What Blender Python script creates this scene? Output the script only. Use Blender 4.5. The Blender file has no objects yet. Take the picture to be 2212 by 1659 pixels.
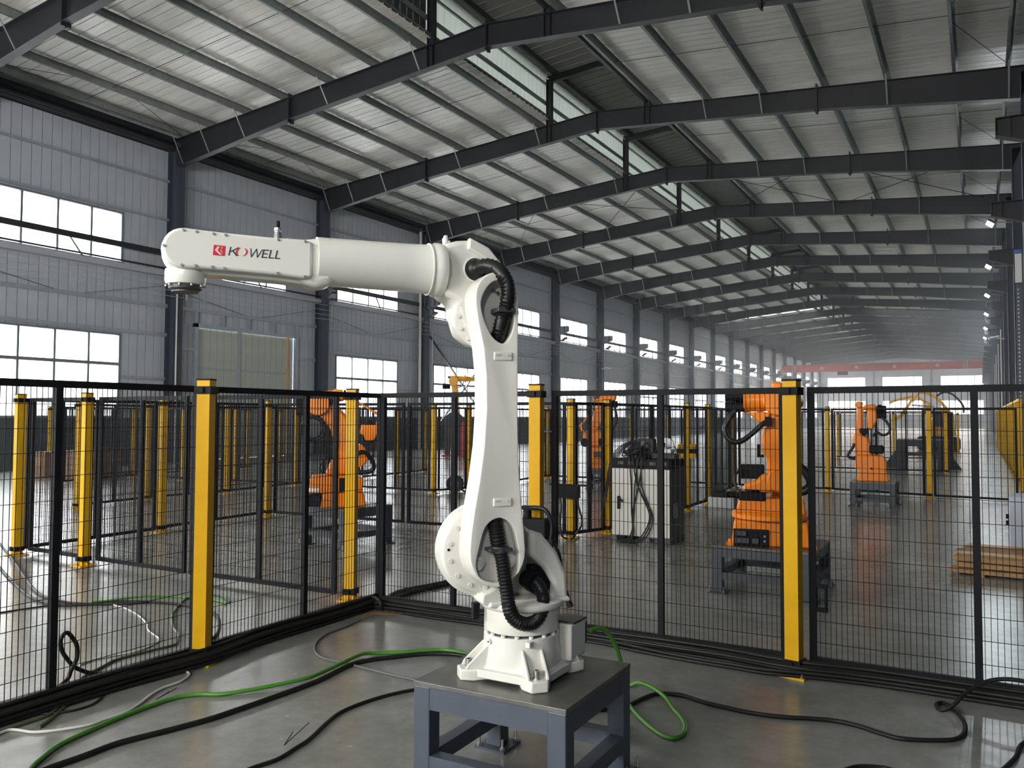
import bpy, bmesh, math, random
from mathutils import Vector, Matrix
random.seed(7)
SC = bpy.context.scene
COL = SC.collection
PI = math.pi

# ------------------------------------------------------------------ camera, sky, exposure
cam = bpy.data.cameras.new('camera'); cam.sensor_fit = 'HORIZONTAL'; cam.sensor_width = 36.0
cam.lens = 1763.5 / 2212 * 36.0
cam.clip_start = 0.05; cam.clip_end = 600
co = bpy.data.objects.new('camera', cam); COL.objects.link(co)
YAW, PITCH, ROLL = 0.5204, 0.0397, 0.0034
co.location = (0, 0, 1.65)
co.rotation_euler = (Matrix.Rotation(YAW, 4, 'Z') @ Matrix.Rotation(PI / 2 + PITCH, 4, 'X') @ Matrix.Rotation(ROLL, 4, 'Z')).to_euler()
SC.camera = co
SKY = 27.0
w = bpy.data.worlds.new('overcast_sky'); SC.world = w; w.use_nodes = True
nt = w.node_tree; bg = nt.nodes['Background']
bg.inputs[0].default_value = (1.0, 0.985, 0.955, 1); bg.inputs[1].default_value = SKY
vs = SC.view_settings
SC.display_settings.display_device = 'sRGB'
vs.view_transform = 'Standard'; vs.look = 'None'; vs.exposure = 1.15; vs.gamma = 1.0; vs.use_curve_mapping = False
cy = SC.cycles
cy.max_bounces = 8; cy.diffuse_bounces = 4; cy.glossy_bounces = 3; cy.transmission_bounces = 4
cy.transparent_max_bounces = 16; cy.volume_bounces = 0
cy.caustics_reflective = False; cy.caustics_refractive = False
cy.sample_clamp_direct = 3.0; cy.sample_clamp_indirect = 5.0; cy.use_denoising = True
cy.adaptive_threshold = 0.02

def portal(loc, rot, sx, sy):
    l = bpy.data.lights.new('daylight_portal', 'AREA'); l.shape = 'RECTANGLE'; l.size = sx; l.size_y = sy
    l.cycles.is_portal = True
    o = bpy.data.objects.new('daylight_portal', l); COL.objects.link(o); o.location = loc; o.rotation_euler = rot
    return o
# openings that let the daylight in: two window rows of the left wall (area light -Z faces +X)
portal((-24.97, 64, 7.57), (0, -PI / 2, 0), 1.75, 178)
portal((-24.97, 64, 2.96), (0, -PI / 2, 0), 2.82, 178)

# ------------------------------------------------------------------ materials
def nd(t, kind, **kw):
    n = t.nodes.new(kind)
    for k, v in kw.items():
        if k.startswith('i_'): n.inputs[k[2:].replace('_', ' ')].default_value = v
        else: setattr(n, k, v)
    return n
def mat(name, col, rough=0.5, metal=0.0, spec=0.5, noise=0.0, nscale=4.0, bump=0.0, bscale=40.0, col2=None, coat=0.0, stretch=None):
    m = bpy.data.materials.new(name); m.use_nodes = True
    t = m.node_tree; b = t.nodes['Principled BSDF']
    b.inputs['Base Color'].default_value = (*col, 1); b.inputs['Roughness'].default_value = rough
    b.inputs['Metallic'].default_value = metal; b.inputs['Specular IOR Level'].default_value = spec
    if coat: b.inputs['Coat Weight'].default_value = coat; b.inputs['Coat Roughness'].default_value = 0.08
    tc = None
    if noise or bump:
        tc = nd(t, 'ShaderNodeTexCoord')
        mp = nd(t, 'ShaderNodeMapping')
        if stretch: mp.inputs['Scale'].default_value = stretch
        t.links.new(tc.outputs['Object'], mp.inputs['Vector'])
    if noise:
        n = nd(t, 'ShaderNodeTexNoise', i_Scale=nscale, i_Detail=6.0, i_Roughness=0.6)
        t.links.new(mp.outputs[0], n.inputs['Vector'])
        r = nd(t, 'ShaderNodeValToRGB')
        c2 = col2 or tuple(c * (1 - noise) for c in col)
        r.color_ramp.elements[0].position = 0.32; r.color_ramp.elements[1].position = 0.68
        r.color_ramp.elements[0].color = (*c2, 1); r.color_ramp.elements[1].color = (*col, 1)
        t.links.new(n.outputs['Fac'], r.inputs[0]); t.links.new(r.outputs[0], b.inputs['Base Color'])
    if bump:
        n2 = nd(t, 'ShaderNodeTexNoise', i_Scale=bscale, i_Detail=3.0)
        t.links.new(mp.outputs[0], n2.inputs['Vector'])
        bp = nd(t, 'ShaderNodeBump', i_Strength=bump, i_Distance=0.01)
        t.links.new(n2.outputs['Fac'], bp.inputs['Height']); t.links.new(bp.outputs[0], b.inputs['Normal'])
    return m
def emit(name, col, s):
    m = bpy.data.materials.new(name); m.use_nodes = True; t = m.node_tree
    t.nodes.remove(t.nodes['Principled BSDF'])
    e = nd(t, 'ShaderNodeEmission', i_Color=(*col, 1), i_Strength=s)
    t.links.new(e.outputs[0], t.nodes['Material Output'].inputs[0]); return m
def glassy(name, tint, diff, refl=0.06):
    # thin pane: mostly see-through, a little haze of dust and a faint mirror
    m = bpy.data.materials.new(name); m.use_nodes = True; t = m.node_tree
    t.nodes.remove(t.nodes['Principled BSDF'])
    tr = nd(t, 'ShaderNodeBsdfTransparent', i_Color=(*tint, 1))
    tl = nd(t, 'ShaderNodeBsdfTranslucent', i_Color=(0.85, 0.87, 0.9, 1))
    gl = nd(t, 'ShaderNodeBsdfGlossy', i_Roughness=0.05)
    m1 = nd(t, 'ShaderNodeMixShader'); m1.inputs[0].default_value = diff
    m2 = nd(t, 'ShaderNodeMixShader'); m2.inputs[0].default_value = refl
    t.links.new(tr.outputs[0], m1.inputs[1]); t.links.new(tl.outputs[0], m1.inputs[2])
    t.links.new(m1.outputs[0], m2.inputs[1]); t.links.new(gl.outputs[0], m2.inputs[2])
    t.links.new(m2.outputs[0], t.nodes['Material Output'].inputs[0]); return m
def translucent(name, col, through):
    m = bpy.data.materials.new(name); m.use_nodes = True; t = m.node_tree
    t.nodes.remove(t.nodes['Principled BSDF'])
    d = nd(t, 'ShaderNodeBsdfDiffuse', i_Color=(*col, 1)); tl = nd(t, 'ShaderNodeBsdfTranslucent', i_Color=(*col, 1))
    m1 = nd(t, 'ShaderNodeMixShader'); m1.inputs[0].default_value = through
    t.links.new(d.outputs[0], m1.inputs[1]); t.links.new(tl.outputs[0], m1.inputs[2])
    t.links.new(m1.outputs[0], t.nodes['Material Output'].inputs[0]); return m

M = dict(
    roof=mat('roof_sheet', (0.86, 0.845, 0.775), 0.34, 0.05, 0.5, noise=0.18, nscale=1.2, bump=0.25, bscale=2.5, stretch=(1, 5, 1)),
    wall=mat('wall_sheet', (0.52, 0.55, 0.61), 0.42, 0.0, 0.4, noise=0.12, nscale=1.0),
    dado=mat('dado_dark', (0.055, 0.07, 0.085), 0.6, noise=0.3, nscale=1.5),  # darker band along the foot of the wall
    steel=mat('dark_steel_paint', (0.014, 0.0145, 0.018), 0.5, noise=0.25, nscale=3),
    column=mat('column_paint', (0.055, 0.068, 0.095), 0.5, noise=0.2, nscale=2),
    galv=mat('galvanised_steel', (0.27, 0.30, 0.29), 0.42, 0.35, noise=0.25, nscale=6),
    girt=mat('girt_steel', (0.40, 0.45, 0.50), 0.4, 0.3, noise=0.15, nscale=5),
    winframe=mat('window_frame_alloy', (0.20, 0.22, 0.25), 0.45, 0.2),
    sill=mat('sill_flashing', (0.42, 0.43, 0.47), 0.5),
    door=mat('door_sheet', (0.50, 0.53, 0.47), 0.4, noise=0.1, nscale=2),
    ochre=mat('ochre_edge', (0.62, 0.38, 0.13), 0.5),
    pane=glassy('window_glass', (0.96, 0.97, 0.98), 0.10),
    pane_low=glassy('dusty_window_glass', (0.80, 0.83, 0.87), 0.40),
    monitor=translucent('skylight_sheet', (0.36, 0.41, 0.385), 0.03),
    rooflight=translucent('rooflight_sheet', (0.55, 0.57, 0.56), 0.22),
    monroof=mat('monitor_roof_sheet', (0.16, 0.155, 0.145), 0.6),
    ground=mat('yard_asphalt', (0.06, 0.06, 0.06), 0.9),
    yardwall=mat('yard_building', (0.022, 0.024, 0.028), 0.9),
    endwall=mat('end_wall_paint', (0.42, 0.44, 0.48), 0.6),
    wire=mat('grey_cable', (0.42, 0.44, 0.45), 0.5),
    pvc=mat('white_pipe', (0.62, 0.60, 0.58), 0.5),
    red=mat('crane_red', (0.42, 0.09, 0.07), 0.5),
)
def floor_mat():
    m = bpy.data.materials.new('polished_concrete'); m.use_nodes = True; t = m.node_tree; b = t.nodes['Principled BSDF']
    tc = nd(t, 'ShaderNodeTexCoord')
    n = nd(t, 'ShaderNodeTexNoise', i_Scale=0.9, i_Detail=9.0, i_Roughness=0.62)
    t.links.new(tc.outputs['Object'], n.inputs['Vector'])
    r = nd(t, 'ShaderNodeValToRGB'); e = r.color_ramp.elements
    e[0].position = 0.30; e[1].position = 0.72
    e[0].color = (0.15, 0.154, 0.136, 1); e[1].color = (0.25, 0.254, 0.24, 1)
    t.links.new(n.outputs['Fac'], r.inputs[0])
    n2 = nd(t, 'ShaderNodeTexNoise', i_Scale=7.0, i_Detail=8.0, i_Roughness=0.7)
    t.links.new(tc.outputs['Object'], n2.inputs['Vector'])
    mx = nd(t, 'ShaderNodeMix', data_type='RGBA', blend_type='MULTIPLY'); mx.inputs[0].default_value = 0.35
    r2 = nd(t, 'ShaderNodeValToRGB'); r2.color_ramp.elements[0].position = 0.38; r2.color_ramp.elements[1].position = 0.6
    r2.color_ramp.elements[0].color = (0.55, 0.54, 0.5, 1)
    t.links.new(n2.outputs['Fac'], r2.inputs[0])
    t.links.new(r.outputs[0], mx.inputs[6]); t.links.new(r2.outputs[0], mx.inputs[7])
    t.links.new(mx.outputs[2], b.inputs['Base Color'])
    mr = nd(t, 'ShaderNodeMapRange'); mr.inputs[3].default_value = 0.13; mr.inputs[4].default_value = 0.34
    t.links.new(n2.outputs['Fac'], mr.inputs[0]); t.links.new(mr.outputs[0], b.inputs['Roughness'])
    b.inputs['Specular IOR Level'].default_value = 0.38
    n3 = nd(t, 'ShaderNodeTexNoise', i_Scale=9.0, i_Detail=2.0)
    t.links.new(tc.outputs['Object'], n3.inputs['Vector'])
    bp = nd(t, 'ShaderNodeBump', i_Strength=0.05, i_Distance=0.02)
    t.links.new(n3.outputs['Fac'], bp.inputs['Height']); t.links.new(bp.outputs[0], b.inputs['Normal'])
    return m
M['floor'] = floor_mat()

# ------------------------------------------------------------------ mesh helpers
class MB:
    def __init__(s): s.v = []; s.f = []
    def add(s, vs, fs):
        n = len(s.v); s.v += [tuple(v) for v in vs]; s.f += [tuple(i + n for i in f) for f in fs]; return s
    def box(s, x0, x1, y0, y1, z0, z1, R=None):
        vs = [Vector((x, y, z)) for z in (z0, z1) for y in (y0, y1) for x in (x0, x1)]
        if R is not None: vs = [R @ v for v in vs]
        return s.add(vs, [(0, 2, 3, 1), (4, 5, 7, 6), (0, 1, 5, 4), (2, 6, 7, 3), (0, 4, 6, 2), (1, 3, 7, 5)])
    def beam(s, p0, p1, w, h=None, up=(0, 0, 1)):
        h = h or w; p0 = Vector(p0); p1 = Vector(p1); d = (p1 - p0).normalized(); u = Vector(up)
        if abs(d.dot(u)) > 0.99: u = Vector((1, 0, 0))
        r = d.cross(u).normalized(); u = r.cross(d)
        vs = [p + r * a * w / 2 + u * b * h / 2 for p in (p0, p1) for a, b in ((-1, -1), (1, -1), (1, 1), (-1, 1))]
        return s.add(vs, [(0, 1, 2, 3), (7, 6, 5, 4), (0, 4, 5, 1), (1, 5, 6, 2), (2, 6, 7, 3), (3, 7, 4, 0)])
    def cyl(s, p0, p1, r, n=12, r1=None, caps=True):
        p0 = Vector(p0); p1 = Vector(p1); d = (p1 - p0).normalized()
        u = d.orthogonal().normalized(); v = d.cross(u); r1 = r if r1 is None else r1
        vs = []
        for p, q in ((p0, r), (p1, r1)):
            vs += [p + (u * math.cos(2 * PI * i / n) + v * math.sin(2 * PI * i / n)) * q for i in range(n)]
        fs = [(i, (i + 1) % n, n + (i + 1) % n, n + i) for i in range(n)]
        if caps: fs += [tuple(range(n))[::-1], tuple(range(n, 2 * n))]
        return s.add(vs, fs)
    def tube(s, pts, r, n=8, closed=False):
        pts = [Vector(p) for p in pts]; m = len(pts); rs = r if isinstance(r, (list, tuple)) else [r] * m
        vs = []; prev = None
        for i, p in enumerate(pts):
            a = pts[i - 1] if i or closed else p; b = pts[(i + 1) % m] if i < m - 1 or closed else p
            d = (b - a).normalized()
            if prev is None: u = d.orthogonal().normalized()
            else:
                u = prev - d * prev.dot(d); u = u.normalized() if u.length > 1e-6 else d.orthogonal().normalized()
            prev = u; w_ = d.cross(u)
            vs += [p + (u * math.cos(2 * PI * k / n) + w_ * math.sin(2 * PI * k / n)) * rs[i] for k in range(n)]
        fs = []
        for i in range(m if closed else m - 1):
            j = (i + 1) % m
            fs += [(i * n + k, i * n + (k + 1) % n, j * n + (k + 1) % n, j * n + k) for k in range(n)]
        if not closed: fs += [tuple(range(n))[::-1], tuple(range((m - 1) * n, m * n))]
        return s.add(vs, fs)
    def lathe(s, prof, n=32, c=(0, 0, 0), axis=(0, 0, 1), cap=True):
        # prof = [(radius, height)] along the axis
        c = Vector(c); d = Vector(axis).normalized(); u = d.orthogonal().normalized(); v = d.cross(u); vs = []
        for r, h in prof:
            vs += [c + d * h + (u * math.cos(2 * PI * i / n) + v * math.sin(2 * PI * i / n)) * max(r, 1e-4) for i in range(n)]
        fs = []
        for j in range(len(prof) - 1):
            fs += [(j * n + i, j * n + (i + 1) % n, (j + 1) * n + (i + 1) % n, (j + 1) * n + i) for i in range(n)]
        if cap: fs += [tuple(range(n))[::-1], tuple(range((len(prof) - 1) * n, len(prof) * n))]
        return s.add(vs, fs)
    def prism(s, poly, d0, d1, axes='xz'):
        # polygon in two axes, extruded along the third from d0 to d1
        def P(p, d):
            if axes == 'xz': return (p[0], d, p[1])
            if axes == 'yz': return (d, p[0], p[1])
            return (p[0], p[1], d)
        n = len(poly); vs = [P(p, d0) for p in poly] + [P(p, d1) for p in poly]
        fs = [(i, (i + 1) % n, n + (i + 1) % n, n + i) for i in range(n)] + [tuple(range(n))[::-1], tuple(range(n, 2 * n))]
        return s.add(vs, fs)
    def mesh(s, name, material=None, smooth=None):
        me = bpy.data.meshes.new(name); me.from_pydata(s.v, [], s.f)
        bm = bmesh.new(); bm.from_mesh(me); bmesh.ops.recalc_face_normals(bm, faces=bm.faces); bm.to_mesh(me); bm.free()
        if material: me.materials.append(material)
        if smooth:
            me.shade_smooth(); me.set_sharp_from_angle(angle=math.radians(smooth))
        me.update(); return me
def link(name, me, parent=None, loc=None, rotz=0):
    o = bpy.data.objects.new(name, me); COL.objects.link(o)
    if parent is not None: o.parent = parent
    if loc is not None: o.location = loc
    if rotz: o.rotation_euler = (0, 0, rotz)
    return o
def obj(name, mb, m, parent=None, smooth=None, bevel=0, loc=None, rotz=0, seg=2):
    o = link(name, mb.mesh(name, M[m] if isinstance(m, str) else m, smooth), parent, loc, rotz)
    if bevel:
        b = o.modifiers.new('bevel', 'BEVEL'); b.width = bevel; b.segments = seg; b.limit_method = 'ANGLE'; b.angle_limit = math.radians(35)
    return o
def tag(o, label=None, cat=None, group=None, kind=None):
    for k, v in (('label', label), ('category', cat), ('group', group), ('kind', kind)):
        if v: o[k] = v
    return o
def thing(name, label, cat, loc=(0, 0, 0), rotz=0, group=None):
    o = link(name, None, None, loc, rotz); o.empty_display_size = 0.1
    return tag(o, label, cat, group)
def struct(o, label=None): return tag(o, label, kind='structure')
def smooth_path(pts, sub=6, closed=False):
    P = [Vector(p) for p in pts]; n = len(P); out = []
    for i in range(n if closed else n - 1):
        p0 = P[i - 1] if (i or closed) else P[0]; p1 = P[i]; p2 = P[(i + 1) % n]
        p3 = P[(i + 2) % n] if (i + 2 < n or closed) else P[-1]
        for k in range(sub):
            t = k / sub
            out.append(0.5 * ((2 * p1) + (p2 - p0) * t + (2 * p0 - 5 * p1 + 4 * p2 - p3) * t * t + (3 * p1 - p0 - 3 * p2 + p3) * t ** 3))
    if not closed: out.append(P[-1])
    return out

# ------------------------------------------------------------------ the hall
S, Y0 = 7.475, 18.986
KMIN, KEND = -4, 18
def yk(k): return Y0 + k * S
YB, YE = yk(KMIN), yk(KEND)
XL, XR, XA = -24.9, 1.55, -11.7
NEAR = range(-2, 6)                       # bays whose pieces can be told apart

fl = obj('floor', MB().box(XL - 0.1, 2.3, YB, YE, -0.12, 0), 'floor'); struct(fl, 'polished grey concrete hall floor')
gr = obj('ground', MB().box(-160, XL - 0.1, -120, 300, -0.3, -0.12), 'ground'); struct(gr, 'pale concrete yard outside the left windows')
yb = MB()
yb.box(-62, -46, YB - 20, YE + 30, -0.12, 3.6)
for i in range(24):
    yb.box(-46, -45.9, YB + i * 9, YB + i * 9 + 4, 0.6, 2.6)
struct(obj('trim_3', yb, 'yardwall'), 'long low building across the yard')

# roof: sheets, purlins
SL = (12.52 - 11.42) / 13.2
def ztop(x): return 12.52 - SL * abs(x - XA)
ZP = 0.20
RL0 = 8                                  # from this bay on two sheets of every bay are rooflights
ceil = MB()  # slab added above the roof sheets to block stray light
for sgn, xa, xb in ((-1, -25.3, -13.62), (1, -9.8, 2.4)):
    za, zb = ztop(xa) + ZP + 0.12, ztop(xb) + ZP + 0.12
    strips = [(YB - .3, yk(RL0))] + [(yk(k), yk(k) + 6 * S / 8) for k in range(RL0, KEND)]
    for ya, yb_ in strips:
        ceil.add([(xa, ya, za), (xb, ya, zb), (xb, yb_, zb), (xa, yb_, za),
                  (xa, ya, za + .06), (xb, ya, zb + .06), (xb, yb_, zb + .06), (xa, yb_, za + .06)],
                 [(0, 3, 2, 1), (4, 5, 6, 7), (0, 1, 5, 4), (2, 3, 7, 6), (0, 4, 7, 3), (1, 2, 6, 5)])
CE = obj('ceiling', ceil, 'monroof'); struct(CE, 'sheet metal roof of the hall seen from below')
PW = S / 8
def panel_mb(xa, xb, nrep=1):
    mb = MB()
    for r in range(nrep):
        y0 = r * PW
        prof = [(0.0, -0.01), (0.004, 0.05), (0.026, 0.05), (0.03, -0.01), (0.30, 0.0), (0.304, 0.045), (0.322, 0.045), (0.326, 0.0),
                (0.60, 0.0), (0.604, 0.045), (0.622, 0.045), (0.626, 0.0), (PW, -0.01)]
        za, zb = ztop(xa) + ZP + 0.06, ztop(xb) + ZP + 0.06
        vs = [(xa, y0 + a, za + b) for a, b in prof] + [(xb, y0 + a, zb + b) for a, b in prof]
        n = len(prof)
        mb.add(vs, [(i, i + 1, n + i + 1, n + i) for i in range(n - 1)])
    return mb
for xa, xb in ((-25.2, -13.62), (-9.8, 2.3)):
    me = panel_mb(xa, xb).mesh('roof_panel', M['roof'])
    for k in range(-2, 9):
        for j in range(8):
            if k >= RL0 and j in (6, 7): continue
            link('roof_panel', me, CE, (0, yk(k) + j * PW, 0))
    for k0, k1 in ((KMIN, -2),):
        o = obj('roof_panel_run', panel_mb(xa, xb, (k1 - k0) * 8), 'roof', CE, loc=(0, yk(k0), 0)); o['kind'] = 'stuff'
    m3 = panel_mb(xa, xb, 6).mesh('roof_panel', M['roof']); m2 = panel_mb(xa, xb, 2).mesh('rooflight', M['rooflight'])
    for k in range(9, KEND):
        link('roof_panel', m3, CE, (0, yk(k), 0))
    for k in range(RL0, KEND): link('rooflight', m2, CE, (0, yk(k) + 6 * PW, 0))
PX = [-24.2, -22.87, -21.13, -19.39, -17.48, -15.69, -13.96, -9.44, -7.72, -5.9, -4.0, -2.24, -0.45, 0.85]
def purlin_mb(x, L, lap=0.0):
    mb = MB(); z = ztop(x); s = -1 if x < XA else 1
    mb.box(x - .004, x + .004, 0, L, z, z + ZP)
    mb.box(x - .075, x + .0, 0, L, z, z + .006); mb.box(x - .075, x - .07, 0, L, z, z + .025)
    mb.box(x, x + .075, 0, L, z + ZP - .006, z + ZP)
    return mb
for x in PX:
    me = purlin_mb(x, S).mesh('purlin', M['galv'])
    for k in range(-2, 8): link('purlin', me, CE, (0, yk(k), 0))
    for k0, k1 in ((KMIN, -2), (8, KEND)):
        obj('purlin', purlin_mb(x, (k1 - k0) * S), 'galv', CE, loc=(0, yk(k0), 0))
# sag rods between the purlins, twice per bay
me = MB()
for i in range(len(PX) - 1):
    if PX[i] == -13.96: continue
    me.beam((PX[i], 0, ztop(PX[i]) + .08), (PX[i + 1], 0, ztop(PX[i + 1]) + .08), .012)
me = me.mesh('sag_rod', M['steel'])
for k in range(-2, 8): link('sag_rod', me, CE, (0, yk(k) + S * .5, 0))

# steel frames
def ibeam_web(low, up, yc, tw=.014, bf=.24, tf=.014):
    mb = MB(); poly = low + up[::-1]
    mb.prism(poly, yc - tw / 2, yc + tw / 2, 'xz')
    for line, sg in ((low, 1), (up, -1)):
        for a, b in zip(line, line[1:]):
            vs = []
            for d in (0, tf * sg):
                vs += [(a[0], yc - bf / 2, a[1] + d), (b[0], yc - bf / 2, b[1] + d), (b[0], yc + bf / 2, b[1] + d), (a[0], yc + bf / 2, a[1] + d)]
            mb.add(vs, [(0, 1, 2, 3), (7, 6, 5, 4), (0, 4, 5, 1), (1, 5, 6, 2), (2, 6, 7, 3), (3, 7, 4, 0)])
    return mb
LOW = [(-24.45, 10.46), (-19.15, 11.18), (XA, 11.88), (-4.25, 11.22), (1.12, 10.52)]
UP = [(-24.85, ztop(-24.85)), (-19.15, ztop(-19.15)), (XA, ztop(XA)), (-4.25, ztop(-4.25)), (1.5, ztop(1.5))]
me_raf = ibeam_web(LOW, UP, 0).mesh('rafter', M['steel'])
def splice():
    mb = MB()
    for x, zl in ((-19.15, 11.18), (XA, 11.88), (-4.25, 11.22)):
        mb.box(x - .022, x + .022, -.125, .125, zl - .10, ztop(x) + .02)
        mb.add([(x - .1, -.006, zl), (x, -.006, zl - .14), (x + .1, -.006, zl), (x - .1, .006, zl), (x, .006, zl - .14), (x + .1, .006, zl)],
               [(0, 1, 2), (5, 4, 3), (0, 3, 4, 1), (1, 4, 5, 2), (2, 5, 3, 0)])
        mb.box(x - .02, x + .02, -.12, .12, ztop(x), ztop(x) + .12)
    for x in (-13.6, -9.8):
        mb.box(x - .1, x - .088, -.115, .115, ztop(x) - .62, ztop(x)); mb.box(x + .088, x + .1, -.115, .115, ztop(x) - .62, ztop(x))
    return mb
me_spl = splice().mesh('splice_plate', M['steel'])
def zlow(x):
    for a, b in zip(LOW, LOW[1:]):
        if a[0] <= x <= b[0]: return a[1] + (b[1] - a[1]) * (x - a[0]) / (b[0] - a[0])
    return LOW[0][1] if x < LOW[0][0] else LOW[-1][1]
fb = MB()
for x in PX[0::2][:4] + [-22.87] + [-5.9, -2.24, 0.85, -7.72]:
    d = .35 if x > XA else .35
    fb.beam((x, -.62, ztop(x) + .03), (x, -.1, zlow(x) + .01), .045, .012)
me_fly = fb.mesh('fly_brace', M['galv'])
def hcol(xo, xi, z1):
    mb = MB(); a, b = min(xo, xi), max(xo, xi)
    mb.box(a, b, -.007, .007, 0, z1)
    mb.box(a, a + .016, -.2, .2, 0, z1); mb.box(b - .016, b, -.2, .2, 0, z1)
    mb.box(a - .08, b + .08, -.24, .24, 0, .03)
    return mb
me_cl = hcol(-24.88, -24.45, 11.3).mesh('left_column', M['column'])
me_cr = hcol(1.12, 1.55, 11.3).mesh('right_column', M['column'])
def corbel(x0, x1):
    # tapered bracket from the column face x0 to its tip x1
    mb = MB(); s = 1 if x1 > x0 else -1
    low = [(x0, 7.08), (x1, 7.32)]; up = [(x0, 7.68), (x1, 7.68)]
    mb.prism(low + up[::-1], -.006, .006, 'xz')
    a, b = min(x0, x1), max(x0, x1)
    mb.box(a, b, -.13, .13, 7.666, 7.68)
    mb.add([(p[0], y, p[1] + d) for d in (0, .014) for y in (-.13, .13) for p in low], [(0, 1, 3, 2), (4, 6, 7, 5), (0, 4, 5, 1), (2, 3, 7, 6), (0, 2, 6, 4), (1, 5, 7, 3)])
    mb.box(x1 - .008, x1 + .008, -.13, .13, 7.32, 7.68); m = x1 - s * .25
    mb.box(m - .005, m + .005, -.12, .12, 7.28, 7.68)
    return mb
me_bl = corbel(-24.45, -23.72).mesh('corbel', M['column']); me_br = corbel(1.12, .37).mesh('corbel', M['steel'])
def lamp_pipe(): pass
ZM0, ZM1 = 12.38, 14.12
def mon():
    mb = MB()
    for x in (-13.6, -9.8):
        mb.box(x - .09, x + .09, -.006, .006, ztop(x), ZM1); mb.box(x - .1, x - .088, -.1, .1, ztop(x), ZM1); mb.box(x + .088, x + .1, -.1, .1, ztop(x), ZM1)
    return mb
me_mp = mon().mesh('monitor_post', M['steel'])
me_mr = ibeam_web([(-13.5, 13.98), (XA, 14.14), (-9.9, 13.98)], [(-13.7, 14.2), (XA, 14.36), (-9.7, 14.2)], 0, bf=.16).mesh('monitor_rafter', M['steel'])
for k in range(KMIN, KEND + 1):
    f = link('steel_frame', None, None, (0, yk(k), 0)); struct(f, 'dark steel portal frame carrying the roof')
    for n, me in (('rafter', me_raf), ('splice_plate', me_spl), ('fly_brace', me_fly), ('left_column', me_cl), ('right_column', me_cr), ('corbel', me_br)):
        link(n, me, f)
    if k >= 1 or k < 0: link('corbel', me_bl, f)
    link('monitor_post', me_mp, f); link('monitor_rafter', me_mr, f)

# ridge monitor
mw = struct(link('wall_monitor', None), 'translucent side wall of the raised ridge vent')
def monpanel(x, L):
    mb = MB(); n = int(L / .3)
    prof = []
    for i in range(n):
        y = i * L / n
        prof += [(y, 0), (y + .012, -.02), (y + .024, 0)]
    prof.append((L, 0)); m = len(prof)
    mb.add([(x + (b if x < XA else -b), a, 12.62) for a, b in prof] + [(x + (b if x < XA else -b), a, 14.44) for a, b in prof], [(i, i + 1, m + i + 1, m + i) for i in range(m - 1)])
    return mb
for x in (-13.82, -9.58):
    me = monpanel(x, S).mesh('skylight_panel', M['monitor'])
    for k in range(-2, 9): link('skylight_panel', me, mw, (0, yk(k), 0))
    o = obj('skylight_panel', monpanel(x, S * (KEND - 9)), 'monitor', mw, loc=(0, yk(9), 0))
    o = obj('skylight_panel', monpanel(x, S * 4), 'monitor', mw, loc=(0, YB, 0))
for n, x, z, ww, hh in (('girt', -13.72, 13.92, .07, .06), ('girt', -9.68, 13.9, .07, .06), ('girt', -13.72, 13.2, .02, .16), ('girt', -13.72, 12.74, .07, .1),  # the thin middle girt is a grey strip standing in for a shadow band
                        ('eave_beam', -13.36, 14.28, .10, .2), ('eave_beam', -10.04, 14.28, .1, .2), ('eave_beam', -9.85, 12.62, .12, .22)):
    obj(n, MB().box(x - ww / 2, x + ww / 2, YB, YE, z - hh / 2, z + hh / 2), 'galv' if n == 'girt' else 'steel', mw)
mr = MB()
for xa, xb in ((-14.2, XA), (-9.2, XA)):
    n = int((YE - YB) / .5); vs = []; 
    za, zb = 14.38, 14.6
    pr = []
    for i in range(n):
        y = YB + i * .5; pr += [(y, 0), (y + .46, 0), (y + .47, -.025), (y + .49, -.025)]
    m = len(pr)
    mr.add([(xa, a, za + b) for a, b in pr] + [(xb, a, zb + b) for a, b in pr], [(i, i + 1, m + i + 1, m + i) for i in range(m - 1)])
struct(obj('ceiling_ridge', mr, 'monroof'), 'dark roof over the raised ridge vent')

# left wall
WU = (6.72, 8.46); WLO = (1.56, 4.38)
wl = struct(link('wall_left', None), 'blue grey sheet metal wall with two rows of windows')
def sheet_mb(L, z0, z1, x=XL):
    mb = MB(); n = max(1, round(L / .285)); prof = []
    for i in range(n):
        y = i * L / n
        prof += [(y, 0), (y + .004, -.04), (y + .020, -.04), (y + .024, 0)]
    prof.append((L, 0)); m = len(prof)
    mb.add([(x + b, a, z0) for a, b in prof] + [(x + b, a, z1) for a, b in prof], [(i, i + 1, m + i + 1, m + i) for i in range(m - 1)])
    return mb
cache = {}
def sheets(y0, y1, z0, z1, k, m='wall'):
    L = y1 - y0
    n = max(1, round(L / .93)) if k in NEAR else 1
    key = (round(L / n, 4), z0, z1, m)
    if key not in cache: cache[key] = sheet_mb(L / n, z0, z1).mesh('wall_panel', M[m])
    for i in range(n): link('wall_panel', cache[key], wl, (0, y0 + i * L / n, 0))
WIN = []
for k in range(KMIN, KEND):
    a, b = yk(k), yk(k + 1); wa, wb = a + 1.12, a + 5.58
    sheets(a, b, 8.46, 11.05, k); sheets(a, b, WLO[1], WU[0], k) if k != 0 else None
    sheets(a, wa, WU[0], WU[1], k); sheets(wb, b, WU[0], WU[1], k)
    if k != 0:
        sheets(a, wa, WLO[0], WLO[1], k); sheets(wb, b, WLO[0], WLO[1], k)
        WIN.append((k, wa, wb, WLO, True))
    else:
        sheets(a, b, 4.95, WU[0], k); sheets(a, a + 1.05, 0, 4.95, k); sheets(a + 6.12, b, 0, 4.95, k)
    WIN.append((k, wa, wb, WU, False))
    if k != 0:
        d = obj('dado_panel', MB().box(XL - .2, XL + .06, 0, S - .01, 0, WLO[0]), 'dado', wl, loc=(0, a, 0))
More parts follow.
